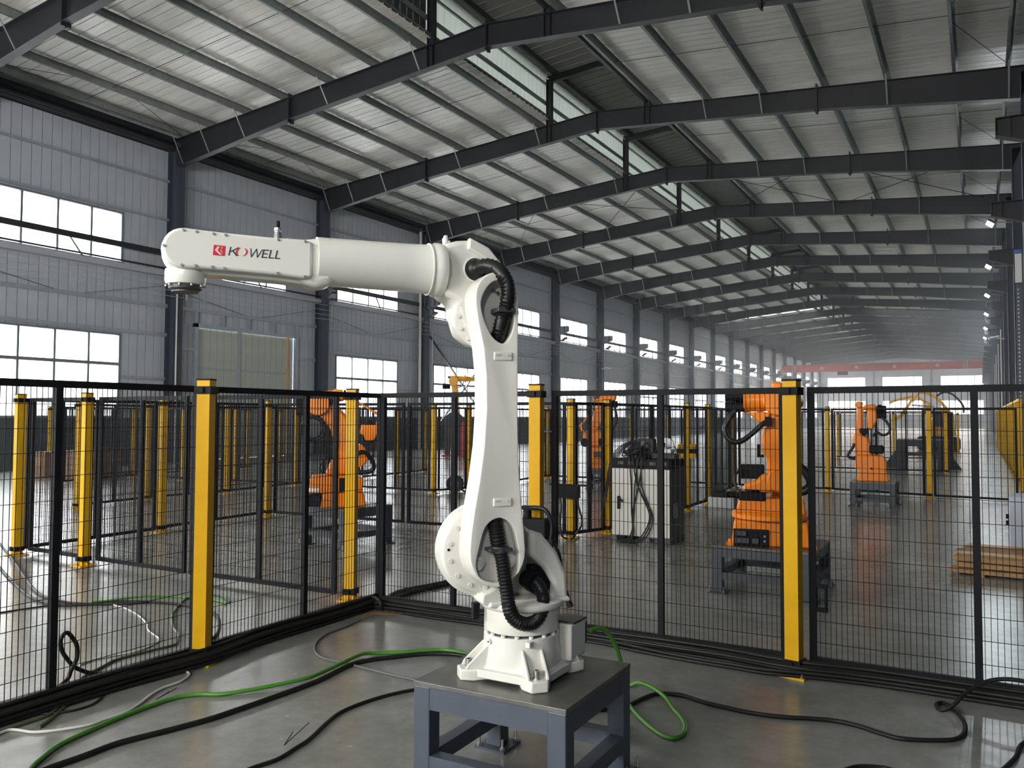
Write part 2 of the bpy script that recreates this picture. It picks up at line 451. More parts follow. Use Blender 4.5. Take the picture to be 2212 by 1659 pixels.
# backing so that no light leaks along the sheet edges
bk = MB()
for k in range(KMIN, KEND):
    a, b = yk(k), yk(k + 1); wa, wb = a + 1.12, a + 5.58
    bk.box(XL - .10, XL - .05, a, b, 8.46, 11.9); bk.box(XL - .10, XL - .05, a, b, 4.95 if k == 0 else WLO[1], WU[0])
    bk.box(XL - .10, XL - .05, a, wa, WU[0], WU[1]); bk.box(XL - .10, XL - .05, wb, b, WU[0], WU[1])
    if k: bk.box(XL - .10, XL - .05, a, wa, WLO[0], WLO[1]); bk.box(XL - .10, XL - .05, wb, b, WLO[0], WLO[1])
    else: bk.box(XL - .10, XL - .05, a, a + 1.05, 0, 4.95); bk.box(XL - .10, XL - .05, a + 6.12, b, 0, 4.95)
obj('outer_skin', bk, 'wall', wl)
# girts, eave strip
for z, h in ((9.94, .09), (8.56, .09), (5.5, .13), (11.1, .14), (11.32, .05)):
    me = MB().box(XL + .0, XL + (.08 if z < 11 else .35), .15, S - .15, z - h / 2, z + h / 2).mesh('girt', M['girt' if z < 11 else 'steel'])
    for k in range(KMIN, KEND): link('girt', me, wl, (0, yk(k), 0))
me = MB().box(XL, XL + .08, .15, S - .15, 4.42, 4.54).mesh('girt', M['girt'])
for k in range(KMIN, KEND):
    if k != 0: link('girt', me, wl, (0, yk(k), 0))
for yy in (5.68, .15):
    me = MB().box(XL, XL + .08, yy, yy + (1.6 if yy > 1 else .9), 2.88, 2.98).mesh('girt', M['girt'])
    for k in range(KMIN, KEND):
        if k != 0: link('girt', me, wl, (0, yk(k), 0))
ev = obj('eave_strip', MB().box(XL - .05, XL + .5, YB, YE, 11.05, 11.12).box(XL - .05, XL + .02, YB, YE, 11.0, 11.6), 'steel', wl)
# sill ledge under the upper windows, tray and pipe along the wall
for z0, z1, x1, m in ((6.52, 6.68, .30, 'sill'), (6.78, 6.83, .22, 'steel'), (7.22, 7.41, .30, 'steel')):
    me = MB().box(XL + x1 - .06 if z0 > 6.7 else XL, XL + x1, .1, S - .1, z0, z1).mesh('ledge', M[m])
    for k in range(KMIN, KEND): link('ledge', me, wl, (0, yk(k), 0))
me = MB().beam((XL + .26, 3.6, 7.25), (XL + .1, 4.25, 6.6), .05, .03).mesh('tray_brace', M['steel'])
for k in range(KMIN, KEND): link('tray_brace', me, wl, (0, yk(k), 0))
# windows
def window_mbs(L, z0, z1, low):
    fr = MB(); t = .07; x0, x1 = XL - .10, XL + .05
    fr.box(x0, x1, 0, L, z1 - t, z1); fr.box(x0, x1, 0, L, z0, z0 + t); fr.box(x0, x1, 0, t, z0 + t, z1 - t); fr.box(x0, x1, L - t, L, z0 + t, z1 - t)
    mul = MB(); 
    for i in range(1, 4): mul.box(x0 + .03, x1 - .02, i * L / 4 - .035, i * L / 4 + .035, z0 + t, z1 - t)
    tr = None
    if low: tr = MB().box(x0 + .02, x1 - .01, t, L - t, 3.30, 3.40)
    return fr, mul, tr
wm = {}
n_w = 0
for k, a, b, (z0, z1), low in WIN:
    L = b - a; n_w += 1
    wo = struct(link('window_%d' % n_w, None, None, (0, a, 0)), ('lower' if low else 'upper') + ' four pane window in the left wall')
    if low not in wm:
        fr, mul, tr = window_mbs(L, z0, z1, low)
        pn = []
        zs = [(z0 + .07, z1 - .07)] if not low else [(z0 + .07, 3.30), (3.40, z1 - .07)]
        for (pa, pb) in zs:
            pn.append(MB().box(XL - .03, XL - .024, .036, L / 4 - .036, pa, pb).mesh('pane', M['pane_low' if low and pb < 3.35 else 'pane']))
        wm[low] = (fr.mesh('window_frame', M['winframe']), mul.mesh('mullion', M['winframe']), tr.mesh('transom', M['winframe']) if tr else None, pn)
    fr, mul, tr, pn = wm[low]
    link('window_frame', fr, wo); link('mullion', mul, wo)
    if tr: link('transom', tr, wo)
    for p in pn:
        for i in range(4): link('pane', p, wo, (0, i * L / 4, 0))
# big sliding door in the second bay
a = yk(0)
d1 = struct(link('door_1', None, None, (0, a, 0)), 'pale green sliding sheet door in the left wall')
fr = MB(); fr.box(XL, XL + .12, 1.0, 1.16, 0, 5.0); fr.box(XL, XL + .12, 6.06, 6.2, 0, 5.5); fr.box(XL, XL + .12, 1.0, 6.1, 4.88, 5.02)
fr.box(XL, XL + .12, 1.0, 1.14, 5.0, 5.5)
obj('door_frame', fr, 'girt', d1)
for yy in (2.32, 3.57, 4.84): obj('stud', MB().box(XL, XL + .1, yy - .06, yy + .06, 5.02, 5.44), 'girt', d1)
for y0, y1 in ((1.14, 3.14), (3.22, 5.78)):
    lf = obj('door_leaf', MB().box(XL - .12, XL - .06, y0, y1, .02, 4.9), 'door', d1)
    n = round((y1 - y0) / .31); L = (y1 - y0) / n
    me = MB().box(XL - .06, XL - .045, .012, L - .012, .02, 4.88).mesh('door_slat', M['door'])
    for i in range(n): link('door_slat', me, lf, (0, y0 + i * L, 0))
    obj('door_rail', MB().box(XL - .05, XL - .02, y0, y1, 3.35, 3.43), 'girt', d1)
obj('door_stile', MB().box(XL - .06, XL + .0, 3.12, 3.24, 0, 4.9), 'girt', d1)
obj('door_edge', MB().box(XL - .06, XL + .0, 5.70, 5.80, 0, 4.88), 'ochre', d1)
obj('door_gap_strip', MB().box(XL - .12, XL - .08, 5.78, 6.1, 0, 4.9), 'wall', d1)  # wall-coloured strip closing the gap beside the door leaf
for zz in (2.6, 4.05):
    obj('side_girt', MB().box(XL, XL + .07, .2, 1.0, zz - .05, zz + .05), 'girt', d1); obj('side_girt', MB().box(XL, XL + .07, 6.2, 7.3, zz - .05, zz + .05), 'girt', d1)

# end walls
for nm, y, s in (('wall_far', YE, 1), ('wall_back', YB, -1)):
    ew = struct(link(nm, None), 'painted gable wall of the hall' if s > 0 else 'gable wall behind the viewpoint')
    mb = MB(); y0, y1 = (y, y + .15) if s > 0 else (y - .15, y)
    wx = [(-23.4, -17.2), (-14.5, -8.35), (-5.6, .58)]
    if s < 0: wx = [(-14.0, -2.0)]  # unseen opening added behind the camera to light the robot
    def seg(x0, x1, z0, z1): mb.box(x0, x1, y0, y1, z0, z1)
    xs = [XL - .1] + [v for p in wx for v in p] + [2.3]
    for zz0, zz1, opened in (((0, 2.2, False), (2.2, 4.6, True), (4.6, 6.8, False), (6.8, 8.68, True), (8.68, 12.4, False)) if s > 0 else ((0, 4.4, False), (4.4, 6.0, True), (6.0, 12.4, False))):
        if not opened: seg(XL - .1, 2.3, zz0, zz1)
        else:
            for i in range(0, len(xs), 2): seg(xs[i], xs[i + 1], zz0, zz1)
    mb.prism([(XL - .1, 12.4), (2.3, 12.4), (-9, 14.7), (-14.4, 14.7)], y0, y1, 'xz')
    obj('wall_sheet', mb, 'endwall', ew)
    for x0 in (-15.86, -6.96) if s > 0 else (): obj('wall_rib', MB().box(x0 - .1, x0 + .1, y - .1 * s - .05, y - .1 * s + .05, 0, 12), 'column', ew)
    for i, (x0, x1) in enumerate(wx if s > 0 else []):
        for z0, z1 in ((6.8, 8.68), (2.2, 4.6)):
            n_w += 1; wo = struct(link('window_%d' % n_w, None), 'five pane window in the ' + ('far' if s > 0 else 'back') + ' gable wall')
            f = MB(); yy0, yy1 = min(y, y - .05 * s), max(y, y - .05 * s) + .05
            f.box(x0, x1, yy0, yy1, z1 - .07, z1); f.box(x0, x1, yy0, yy1, z0, z0 + .07)
            for j in range(6):
                xx = x0 + (x1 - x0) * j / 5; f.box(max(x0, xx - .04), min(x1, xx + .04), yy0, yy1, z0 + .07, z1 - .07)
            obj('window_frame', f, 'winframe', wo)
            for j in range(5):
                xx = x0 + (x1 - x0) * j / 5; obj('pane', MB().box(xx + .05, xx + (x1 - x0) / 5 - .05, y + .06 * s, y + .065 * s, z0 + .07, z1 - .07), 'pane', wo)
portal((-11.4, YE + .1, 7.74), (-PI / 2, 0, 0), 24.2, 1.9)
portal((-8.0, YB - .1, 5.2), (PI / 2, 0, 0), 12.0, 1.6)  # for the opening added in the back gable
portal((2.3, -7.5, 5.2), (0, PI / 2, 0), 1.6, 4.0)  # for the opening added in the right wall
# wall added behind the right column line, closing off the open side bay
wr = struct(link('wall_right', None), 'dark sheet wall added behind the right column line to stop side light')
obj('wall_sheet', MB().box(2.2, 2.3, -1, YE, 0, 11.9).box(2.2, 2.3, YB, -9.5, 0, 11.9).box(2.2, 2.3, -5.5, -1, 0, 11.9).box(2.2, 2.3, -9.5, -5.5, 0, 4.4).box(2.2, 2.3, -9.5, -5.5, 6.0, 11.9), 'column', wr)  # the gap behind the camera is an opening added to light the robot

# dusty air in the hall
hm = bpy.data.materials.new('dusty_air'); hm.use_nodes = True; t = hm.node_tree; t.nodes.remove(t.nodes['Principled BSDF'])
vsn = nd(t, 'ShaderNodeVolumeScatter', i_Color=(0.86, 0.93, 1.0, 1), i_Anisotropy=0.25)
g_ = nd(t, 'ShaderNodeNewGeometry'); sx_ = nd(t, 'ShaderNodeSeparateXYZ'); t.links.new(g_.outputs['Position'], sx_.inputs[0])
mr_ = nd(t, 'ShaderNodeMapRange'); mr_.inputs[1].default_value = 20; mr_.inputs[2].default_value = 85; mr_.inputs[3].default_value = 0.0003; mr_.inputs[4].default_value = 0.0105
t.links.new(sx_.outputs['Y'], mr_.inputs[0]); t.links.new(mr_.outputs[0], vsn.inputs['Density'])
t.links.new(vsn.outputs[0], t.nodes['Material Output'].inputs['Volume'])
cy.volume_step_rate = 4; cy.volume_max_steps = 64
hz = obj('haze', MB().box(XL - .16, 2.4, YB - .3, YE + .3, -.2, 14.9), hm); tag(hz, 'thin bluish haze hanging in the air of the hall', None, None, 'stuff')

# ------------------------------------------------------------------ more materials
M.update(
    yellow=mat('post_yellow', (0.60, 0.335, 0.004), 0.45, 0.0, 0.15, noise=0.12, nscale=6, col2=(0.54, 0.295, 0.004)),
    black=mat('black_powder_coat', (0.005, 0.0055, 0.007), 0.6, 0.0, 0.15),
    rubber=mat('black_rubber', (0.006, 0.006, 0.006), 0.5, 0.0, 0.3),
    hose=mat('black_corrugated_hose', (0.005, 0.005, 0.006), 0.42, 0.0, 0.35),
    dgrey=mat('dark_grey_cover', (0.035, 0.037, 0.042), 0.45),
    white=mat('robot_white_paint', (0.64, 0.63, 0.575), 0.32, 0.0, 0.5, coat=0.25, bump=0.04, bscale=220),
    orange=mat('robot_orange_paint', (0.74, 0.20, 0.005), 0.36, 0.0, 0.4, coat=0.15),
    amber=mat('machine_yellow_paint', (0.78, 0.38, 0.03), 0.4),
    stand=mat('blue_grey_paint', (0.042, 0.056, 0.078), 0.45, noise=0.18, nscale=7),
    topplate=mat('worn_steel_top', (0.115, 0.115, 0.105), 0.38, 0.3, noise=0.45, nscale=9, col2=(0.06, 0.058, 0.05)),
    dstand=mat('dark_stand_paint', (0.03, 0.034, 0.045), 0.5),
    bolt=mat('zinc_bolt', (0.45, 0.45, 0.44), 0.3, 0.9),
    steelbright=mat('bright_steel', (0.6, 0.6, 0.6), 0.25, 0.9),
    green=mat('green_cable', (0.045, 0.18, 0.012), 0.42),
    olive=mat('olive_cable', (0.05, 0.075, 0.03), 0.45),
    greycab=mat('grey_cable_jacket', (0.10, 0.10, 0.10), 0.45),
    whitecab=mat('white_cable_jacket', (0.48, 0.48, 0.45), 0.45),
    cabinet=mat('cabinet_light_grey', (0.52, 0.51, 0.46), 0.5),
    wood=mat('raw_timber', (0.34, 0.19, 0.07), 0.7, noise=0.35, nscale=5, stretch=(1, 9, 9)),
    wood2=mat('amber_timber', (0.55, 0.27, 0.04), 0.5, noise=0.3, nscale=5),
    card=mat('brown_cardboard', (0.24, 0.15, 0.09), 0.85, noise=0.15, nscale=4),
    foam=mat('white_foam', (0.75, 0.75, 0.74), 0.8),
    boxgrey=mat('pale_blue_grey_box', (0.44, 0.47, 0.53), 0.6),
    redpaint=mat('red_paint', (0.45, 0.03, 0.03), 0.45),
    logored=mat('logo_red', (0.55, 0.012, 0.035), 0.4),
    ink=mat('logo_dark', (0.03, 0.035, 0.04), 0.4),
    paper=mat('sticker_paper', (0.62, 0.61, 0.62), 0.5),
    blue=mat('blue_paint', (0.03, 0.12, 0.35), 0.45),
    copper=mat('bare_copper_wire', (0.35, 0.19, 0.07), 0.4, 0.5),
)
M['lamp'] = emit('floodlight_lens', (0.86, 0.95, 1.0), 260.0)

# ------------------------------------------------------------------ fences
H0, H1 = 0.05, 1.85
fence_cache = {}
def fence_meshes(L):
    L = round(L, 2)
    if L not in fence_cache:
        t = .042
        tr = MB().box(0, L, -.018, .018, H1 - t, H1).mesh('top_rail', M['black'])
        br = MB().box(0, L, -.018, .018, H0, H0 + t).mesh('bottom_rail', M['black'])
        st = MB().box(0, t, -.0185, .0185, H0 + t, H1 - t).mesh('stile', M['black'])
        wm_ = MB(); n = max(4, round(L / .033)); d = .0018
        def rod(x0, x1, z0, z1, y):
            wm_.add([(x0, y - d, z0), (x1, y - d, z0), (x1, y - d, z1), (x0, y - d, z1), (x0, y + d, z0), (x1, y + d, z0), (x1, y + d, z1), (x0, y + d, z1)],
                    [(0, 1, 2, 3), (7, 6, 5, 4), (0, 4, 5, 1), (1, 5, 6, 2), (2, 6, 7, 3), (3, 7, 4, 0)])
        for i in range(1, n): rod(i * L / n - d, i * L / n + d, H0 + .02, H1 - .02, -.014)
        for i in range(1, 13): z = H0 + i * (H1 - H0) / 13; rod(.02, L - .02, z - d, z + d, -.009)
        fence_cache[L] = (tr, br, st, wm_.mesh('wire_mesh', M['black']))
    return fence_cache[L]
def panel(p0, p1, label, group, midstile=True):
    dx, dy = p1[0] - p0[0], p1[1] - p0[1]; L = math.hypot(dx, dy)
    tr, br, st, wmsh = fence_meshes(L); L = round(L, 2)
    t = thing('mesh_fence', label, 'fence panel', (p0[0], p0[1], 0), math.atan2(dy, dx), group)
    link('top_rail', tr, t); link('bottom_rail', br, t); link('stile', st, t); link('stile', st, t, (L - .042, 0, 0))
    if midstile: link('stile', st, t, (L / 2 - .021, 0, 0))
    link('wire_mesh', wmsh, t)['kind'] = 'stuff'
    return t
PW_ = .045
def _post():
    sh = MB().box(-PW_, PW_, -PW_, PW_, .012, 1.885).mesh('shaft', M['yellow'])
    cp = MB().box(-.048, .048, -.048, .048, 1.885, 1.897).mesh('cap', M['black'])
    def clamp(z0, z1): return MB().box(-.058, .058, -.058, .058, z0, z1).box(-.012, .012, -.075, -.058, z0 + .008, z1 - .008).box(-.075, -.058, -.012, .012, z0 + .008, z1 - .008)
    tc = clamp(1.795, 1.845).mesh('top_clamp', M['black']); bc = clamp(.055, .105).mesh('bottom_clamp', M['black'])
    bp = MB().box(-.095, .095, -.095, .095, 0, .012)
    for a in range(4):
        c, s_ = math.cos(a * PI / 2), math.sin(a * PI / 2)
        q = [(PW_, -.004, .012), (.085, -.004, .012), (PW_, -.004, .055), (PW_, .004, .012), (.085, .004, .012), (PW_, .004, .055)]
        bp.add([(x * c - y * s_, x * s_ + y * c, z) for x, y, z in q], [(0, 1, 2), (5, 4, 3), (0, 3, 4, 1), (1, 4, 5, 2), (2, 5, 3, 0)])
    bp = bp.mesh('base_plate', M['yellow'])
    ab = MB().cyl((0, 0, .0), (0, 0, .04), .006, 8).cyl((0, 0, .012), (0, 0, .022), .012, 6).mesh('anchor_bolt', M['bolt'])
    return sh, cp, tc, bc, bp, ab
POSTM = _post()
def post(x, y, label, group=None, rz=0, near=False):
    t = thing('fence_post', label, 'fence post', (x, y, 0), rz, group)
    sh, cp, tc, bc, bp, ab = POSTM
    link('shaft', sh, t); link('cap', cp, t); link('top_clamp', tc, t); link('bottom_clamp', bc, t); b = link('base_plate', bp, t)
    if near:
        for sx in (-.075, .075):
            for sy in (-.075, .075): link('anchor_bolt', ab, b, (sx, sy, 0))
    return t
G1 = 'yellow posts of the fence around the white robot'
post(-4.53, 3.755, 'thick yellow fence post in front of the mesh at the left, nearest on that side', G1, near=True, rz=.42)
post(-4.93, 5.70, 'yellow fence post seen through black mesh beside the orange robot at left', G1, near=True, rz=.35)
post(-2.92, 5.47, 'yellow fence post standing just right of the white robot upper link', G1, near=True, rz=.12)
post(-1.06, 5.50, 'largest yellow fence post, in front of the right orange robot', G1, near=True, rz=-.16)
G2 = 'black mesh panels around the white robot'
panel((-4.63, 1.80), (-4.63, 3.79), 'black mesh panel cut by the left picture edge, over looped floor cables', G2)
panel((-4.63, 3.87), (-4.63, 5.74), 'black mesh panel between the near left yellow post and the fence corner', G2)
panel((-4.56, 5.66), (-3.03, 5.66), 'black mesh panel directly behind the white robot, left of its link', G2)
panel((-2.88, 5.66), (-1.13, 5.66), 'black mesh panel in front of the light grey control cabinet', G2)
panel((-.99, 5.66), (.93, 5.66), 'black mesh panel at the right picture edge, above the looping black cable', G2)

ORD = ['first', 'second', 'third', 'fourth', 'fifth', 'sixth', 'seventh', 'eighth', 'ninth', 'tenth']
def post_row(pts, where, group):
    pts = sorted(pts, key=lambda p: math.atan2(p[1], p[0]), reverse=True)      # from left to right as seen
    for i, p in enumerate(pts): post(p[0], p[1], 'yellow fence post, %s from left %s' % (ORD[i], where), group)
def seg_row(segs, where, group):
    segs = sorted(segs, key=lambda q: math.atan2(q[0][1] + q[1][1], q[0][0] + q[1][0]), reverse=True)
    for i, (p, q) in enumerate(segs): panel(p, q, 'black mesh fence panel, %s from left %s' % (ORD[i], where), group)
post_row([(-9.84, 5.49), (-8.55, 5.49), (-10.02, 7.57), (-10.18, 9.7)], 'around the left orange robot cell', 'yellow posts of the left robot cell')
seg_row([((-9.78, 5.6), (-8.61, 5.6)), ((-8.48, 5.6), (-7.02, 5.6)), ((-6.95, 5.6), (-5.05, 5.64))], 'along the near side of the left robot cell', 'near mesh panels of the left robot cell')
seg_row([((-9.93, 5.62), (-10.02, 7.48)), ((-10.1, 7.64), (-10.2, 9.6))], 'down the far side of the left robot cell', 'side mesh panels of the left robot cell')
seg_row([((-10.1, 9.76), (-7.52, 9.88)), ((-7.46, 9.88), (-4.92, 10.06))], 'along the back of the left robot cell', 'back mesh panels of the left robot cell')
post_row([(-23.1, 13.74), (-19.43, 13.78), (-17.43, 13.76), (-15.77, 13.97), (-13.98, 14.16)], 'in the row below the left wall windows', 'yellow posts in the row below the left windows')
seg_row([((-23.0, 13.78), (-21.3, 13.8)), ((-21.25, 13.8), (-19.5, 13.82)), ((-19.35, 13.82), (-17.5, 13.82)), ((-17.35, 13.84), (-15.85, 13.98)), ((-15.7, 14.0), (-14.06, 14.18))], 'in the row below the left wall windows', 'mesh panels in the row below the left windows')
post_row([(-19.04, 11.59), (-19.68, 15.93), (-19.68, 17.9), (-20.64, 20.19)], 'in the row running away near the left wall', 'yellow posts running away near the left wall')
seg_row([((-19.05, 11.68), (-19.4, 13.7)), ((-19.47, 13.9), (-19.66, 15.85)), ((-19.68, 16.01), (-19.68, 17.82))], 'in the row running away near the left wall', 'mesh panels running away near the left wall')
post_row([(-13.75, 8.69), (-13.97, 10.21), (-13.79, 11.99), (-13.99, 18.04), (-14.23, 19.66)], 'in the row behind the left robot cell', 'yellow posts in the row behind the left robot cell')
seg_row([((-13.78, 8.77), (-13.95, 10.13)), ((-13.95, 10.29), (-13.81, 11.91)), ((-13.8, 12.07), (-13.97, 14.08)), ((-13.98, 14.25), (-13.99, 16.0)), ((-13.99, 16.05), (-13.99, 17.96)), ((-14.0, 18.12), (-14.2, 19.58))], 'in the row behind the left robot cell', 'mesh panels in the row behind the left robot cell')
post_row([(-10.15, 14.37), (-9.88, 15.31), (-10.09, 19.51)], 'behind the white robot toward the tall orange robot', 'yellow posts behind the white robot')
seg_row([((-10.1, 14.45), (-9.9, 15.23)), ((-9.9, 15.4), (-10.0, 17.4)), ((-10.0, 17.45), (-10.08, 19.42))], 'behind the white robot toward the tall orange robot', 'mesh panels behind the white robot')
seg_row([((-13.9, 14.2), (-12.1, 14.26)), ((-12.05, 14.26), (-10.24, 14.36))], 'crossing far behind the left robot cell', 'mesh panels crossing behind the left cell')
G3 = 'yellow posts around the control cabinet'
post(-4.84, 10.07, 'yellow fence post with a small black box, left of the control cabinet', G3)
post(-4.62, 10.80, 'yellow fence post rising behind the left edge of the control cabinet', G3)
lc = post(-4.51, 14.11, 'yellow fence post with crossed yellow and black side brackets', G3)
for sx in (-1, 1):
    obj('side_bracket', MB().box(sx * .045 if sx > 0 else -.16, .16 if sx > 0 else -.045, -.03, .03, .93, 1.17), 'yellow', lc)
    obj('reflector_bar', MB().box(.05 if sx > 0 else -.19, .19 if sx > 0 else -.05, -.04, .04, 1.01, 1.09), 'black', lc)
post(-4.53, 15.44, 'yellow fence post just right of the post with crossed brackets', G3)
post(-5.03, 19.32, 'yellow fence post behind the black hose of the right orange robot', G3)
seg_row([((-4.82, 10.15), (-4.64, 10.72)), ((-4.6, 10.88), (-4.55, 12.42)), ((-4.55, 12.46), (-4.52, 14.03)), ((-4.52, 14.19), (-4.53, 15.36)), ((-4.55, 15.52), (-4.8, 17.4)), ((-4.81, 17.45), (-5.0, 19.24))], 'in the row running past the control cabinet', 'mesh panels past the control cabinet')
post_row([(-2.96, 19.35), (-.92, 18.81)], 'either side of the small orange robot at right', 'yellow posts beside the small orange robot')
seg_row([((-4.95, 19.36), (-3.04, 19.36)), ((-2.88, 19.33), (-1.0, 18.85)), ((-.84, 18.8), (.62, 18.62))], 'in the row behind the small orange robot', 'mesh panels behind the small orange robot')
seg_row([((-10.0, 19.5), (-7.6, 19.45)), ((-7.55, 19.45), (-5.12, 19.36))], 'crossing behind the third orange robot', 'mesh panels behind the third orange robot')
G4 = 'far yellow fence posts down the hall'
post_row([(-12.8, 32.45), (-15.35, 43.48), (-16.36, 47.33), (-5.01, 35.35), (-2.97, 35.43), (-.89, 27.49), (-.96, 36.35), (-.91, 43.65)], 'among the distant posts down the hall', G4)
seg_row([((-5.0, 27.5), (-3.0, 27.5)), ((-2.95, 27.5), (-.98, 27.5)), ((-4.93, 35.36), (-3.05, 35.42)), ((-2.9, 35.46), (-1.04, 36.3)), ((-.9, 27.6), (-.92, 29.6)), ((-.92, 29.65), (-.93, 31.6)), ((-.93, 31.65), (-.94, 33.6)), ((-.94, 33.65), (-.95, 36.27))], 'among the distant panels down the hall', 'far mesh panels down the hall')
# tall yellow barrier along the right columns
for i in range(9):
    y = 22.0 + i * 3.6
    t = thing('safety_barrier', 'tall yellow barrier frame, %s from the viewer along the right columns' % ('nearest' if i == 0 else ORD[i]), 'barrier', (.80, y, 0), 0, 'yellow barrier frames along the right columns')
    for yy in (0, 1.8): obj('upright', MB().box(-.03, .03, yy - .025, yy + .025, 0, 2.1), 'yellow', t)
    obj('top_rail', MB().box(-.03, .03, .035, 3.5, 2.04, 2.1), 'yellow', t); obj('bottom_rail', MB().box(-.02, .02, .035, 3.5, .12, .16), 'black', t)

# ------------------------------------------------------------------ stands for robots
def robot_stand(name, label, cx, cy, rz, w, d, h, leg, apron, m, railz, group=None, top='topplate', foot=.085, bolts=True):
    t = thing(name, label, 'stand', (cx, cy, 0), rz, group)
    a, b = w / 2, d / 2
    obj('top_plate', MB().box(-a, a, -b, b, h - .02, h), top, t, bevel=.002)
    for sx in (-1, 1):
        for sy in (-1, 1):
            x0, x1 = sorted((sx * a, sx * (a - leg))); y0, y1 = sorted((sy * b, sy * (b - leg)))
            x0 += .002; x1 -= .002; y0 += .002; y1 -= .002
            obj('leg', MB().box(x0, x1, y0, y1, .012, h - .02), m, t, bevel=.004)
            mx, my = (x0 + x1) / 2, (y0 + y1) / 2
            fp = obj('foot_plate', MB().box(mx - foot, mx + foot, my - foot, my + foot, 0, .012), m, t)
            if bolts:
                for bx, by in ((-1, -1), (1, -1), (-1, 1), (1, 1)):
                    obj('anchor_bolt', MB().cyl((mx + bx * foot * .78, my + by * foot * .78, .01), (mx + bx * foot * .78, my + by * foot * .78, .065), .007, 8).cyl((mx + bx * foot * .78, my + by * foot * .78, .012), (mx + bx * foot * .78, my + by * foot * .78, .026), .014, 6), 'bolt', fp)
    for sy in (-1, 1):
        y0, y1 = sorted((sy * (b - .004), sy * (b - leg * .8)))
        obj('apron', MB().box(-a + leg - .002, a - leg + .002, y0, y1, h - .02 - apron, h - .02), m, t)
        obj('lower_rail', MB().box(-a + leg - .002, a - leg + .002, y0, y1, railz - .07, railz), m, t)
    for sx in (-1, 1):
        x0, x1 = sorted((sx * (a - .004), sx * (a - leg * .8)))
        obj('apron', MB().box(x0, x1, -b + leg - .002, b - leg + .002, h - .02 - apron, h - .02), m, t)
        obj('lower_rail', MB().box(x0, x1, -b + leg - .002, b - leg + .002, railz - .07, railz), m, t)
    return t
robot_stand('robot_stand', 'blue grey welded steel stand in the foreground carrying the white robot', -1.80, 3.275, 0.012, .735, .705, .50, .086, .095, 'stand', .19)
robot_stand('robot_stand', 'dark steel stand under the orange robot behind the largest yellow post', -1.76, 8.12, 0, .92, .92, .445, .10, .085, 'dstand', .20)
robot_stand('robot_stand', 'dark steel stand under the orange robot at left', -7.14, 8.17, -.167, .84, .80, .50, .10, .10, 'dstand', .20)
robot_stand('robot_stand', 'small dark stand under the orange robot far right', -1.75, 16.85, 0, .78, .80, .46, .10, .12, 'dstand', .16)
robot_stand('robot_stand', 'dark stand under the orange robot left of the control cabinet', -7.40, 17.65, 0, .95, .9, .456, .12, .10, 'dstand', .18)
es = robot_stand('robot_stand', 'empty dark stand with sloping braces, far right behind the small orange robot', -1.65, 29.8, 0, 1.5, 1.1, .95, .28, .2, 'dstand', .5, bolts=False)
for sx in (-1, 1):
    obj('brace', MB().prism([(sx * .75, .012), (sx * 1.15, .012), (sx * .75, .6)], -.54, -.46, 'xz'), 'dstand', es)

# ------------------------------------------------------------------ the white robot
J1 = Vector((-1.807, 3.245, 0)); UA = Vector((-.6150, -.7885, 0)).normalized()
RA = math.atan2(UA.y, UA.x)
wr = thing('industrial_robot', 'large white six axis robot arm on the blue grey stand', 'robot', (J1.x, J1.y, 0))
def cut(o, cutter_mb):
    c = link('cutter', cutter_mb.mesh('cutter')); m = o.modifiers.new('cut', 'BOOLEAN'); m.operation = 'DIFFERENCE'; m.object = c; m.solver = 'EXACT'
    c.parent = o.parent; c.matrix_parent_inverse = o.matrix_parent_inverse.copy(); c.rotation_euler = o.rotation_euler; c.location = o.location
    bpy.context.view_layer.update(); dg = bpy.context.evaluated_depsgraph_get()
    me = bpy.data.meshes.new_from_object(o.evaluated_get(dg)); o.modifiers.clear(); o.data = me
    cm = c.data; bpy.data.objects.remove(c); bpy.data.meshes.remove(cm)
def arm(name, mb, m='white', smooth=35, bevel=0, parent=None, seg=3):
    o = obj(name, mb, m, parent or wr, smooth, bevel, seg=seg)
    if parent is None: o.rotation_euler = (0, 0, RA)
    return o
# base casting: square foot that flares into a round column
def ring(z, half, rnd, k, n=48):
    out = []
    for i in range(n):
        a = 2 * PI * i / n; c, s_ = math.cos(a), math.sin(a)
        sq = half / max(abs(c), abs(s_)); r = sq * (1 - k) + rnd * k
        out.append((r * c, r * s_, z))
    return out
def loft(rings):
    mb = MB(); n = len(rings[0]); vs = [v for r in rings for v in r]; fs = []
    for j in range(len(rings) - 1): fs += [(j * n + i, j * n + (i + 1) % n, (j + 1) * n + (i + 1) % n, (j + 1) * n + i) for i in range(n)]
    fs += [tuple(range(n))[::-1], tuple(range((len(rings) - 1) * n, len(rings) * n))]
    return mb.add(vs, fs)
bs = loft([ring(.512, .175, .19, 0), ring(.545, .175, .19, 0.05), ring(.556, .160, .185, .3), ring(.575, .155, .180, .7), ring(.60, .15, .175, 1), ring(.64, .15, .170, 1), ring(.692, .15, .168, 1)])
base = obj('base_casting', bs, 'white', wr, 40, .004)
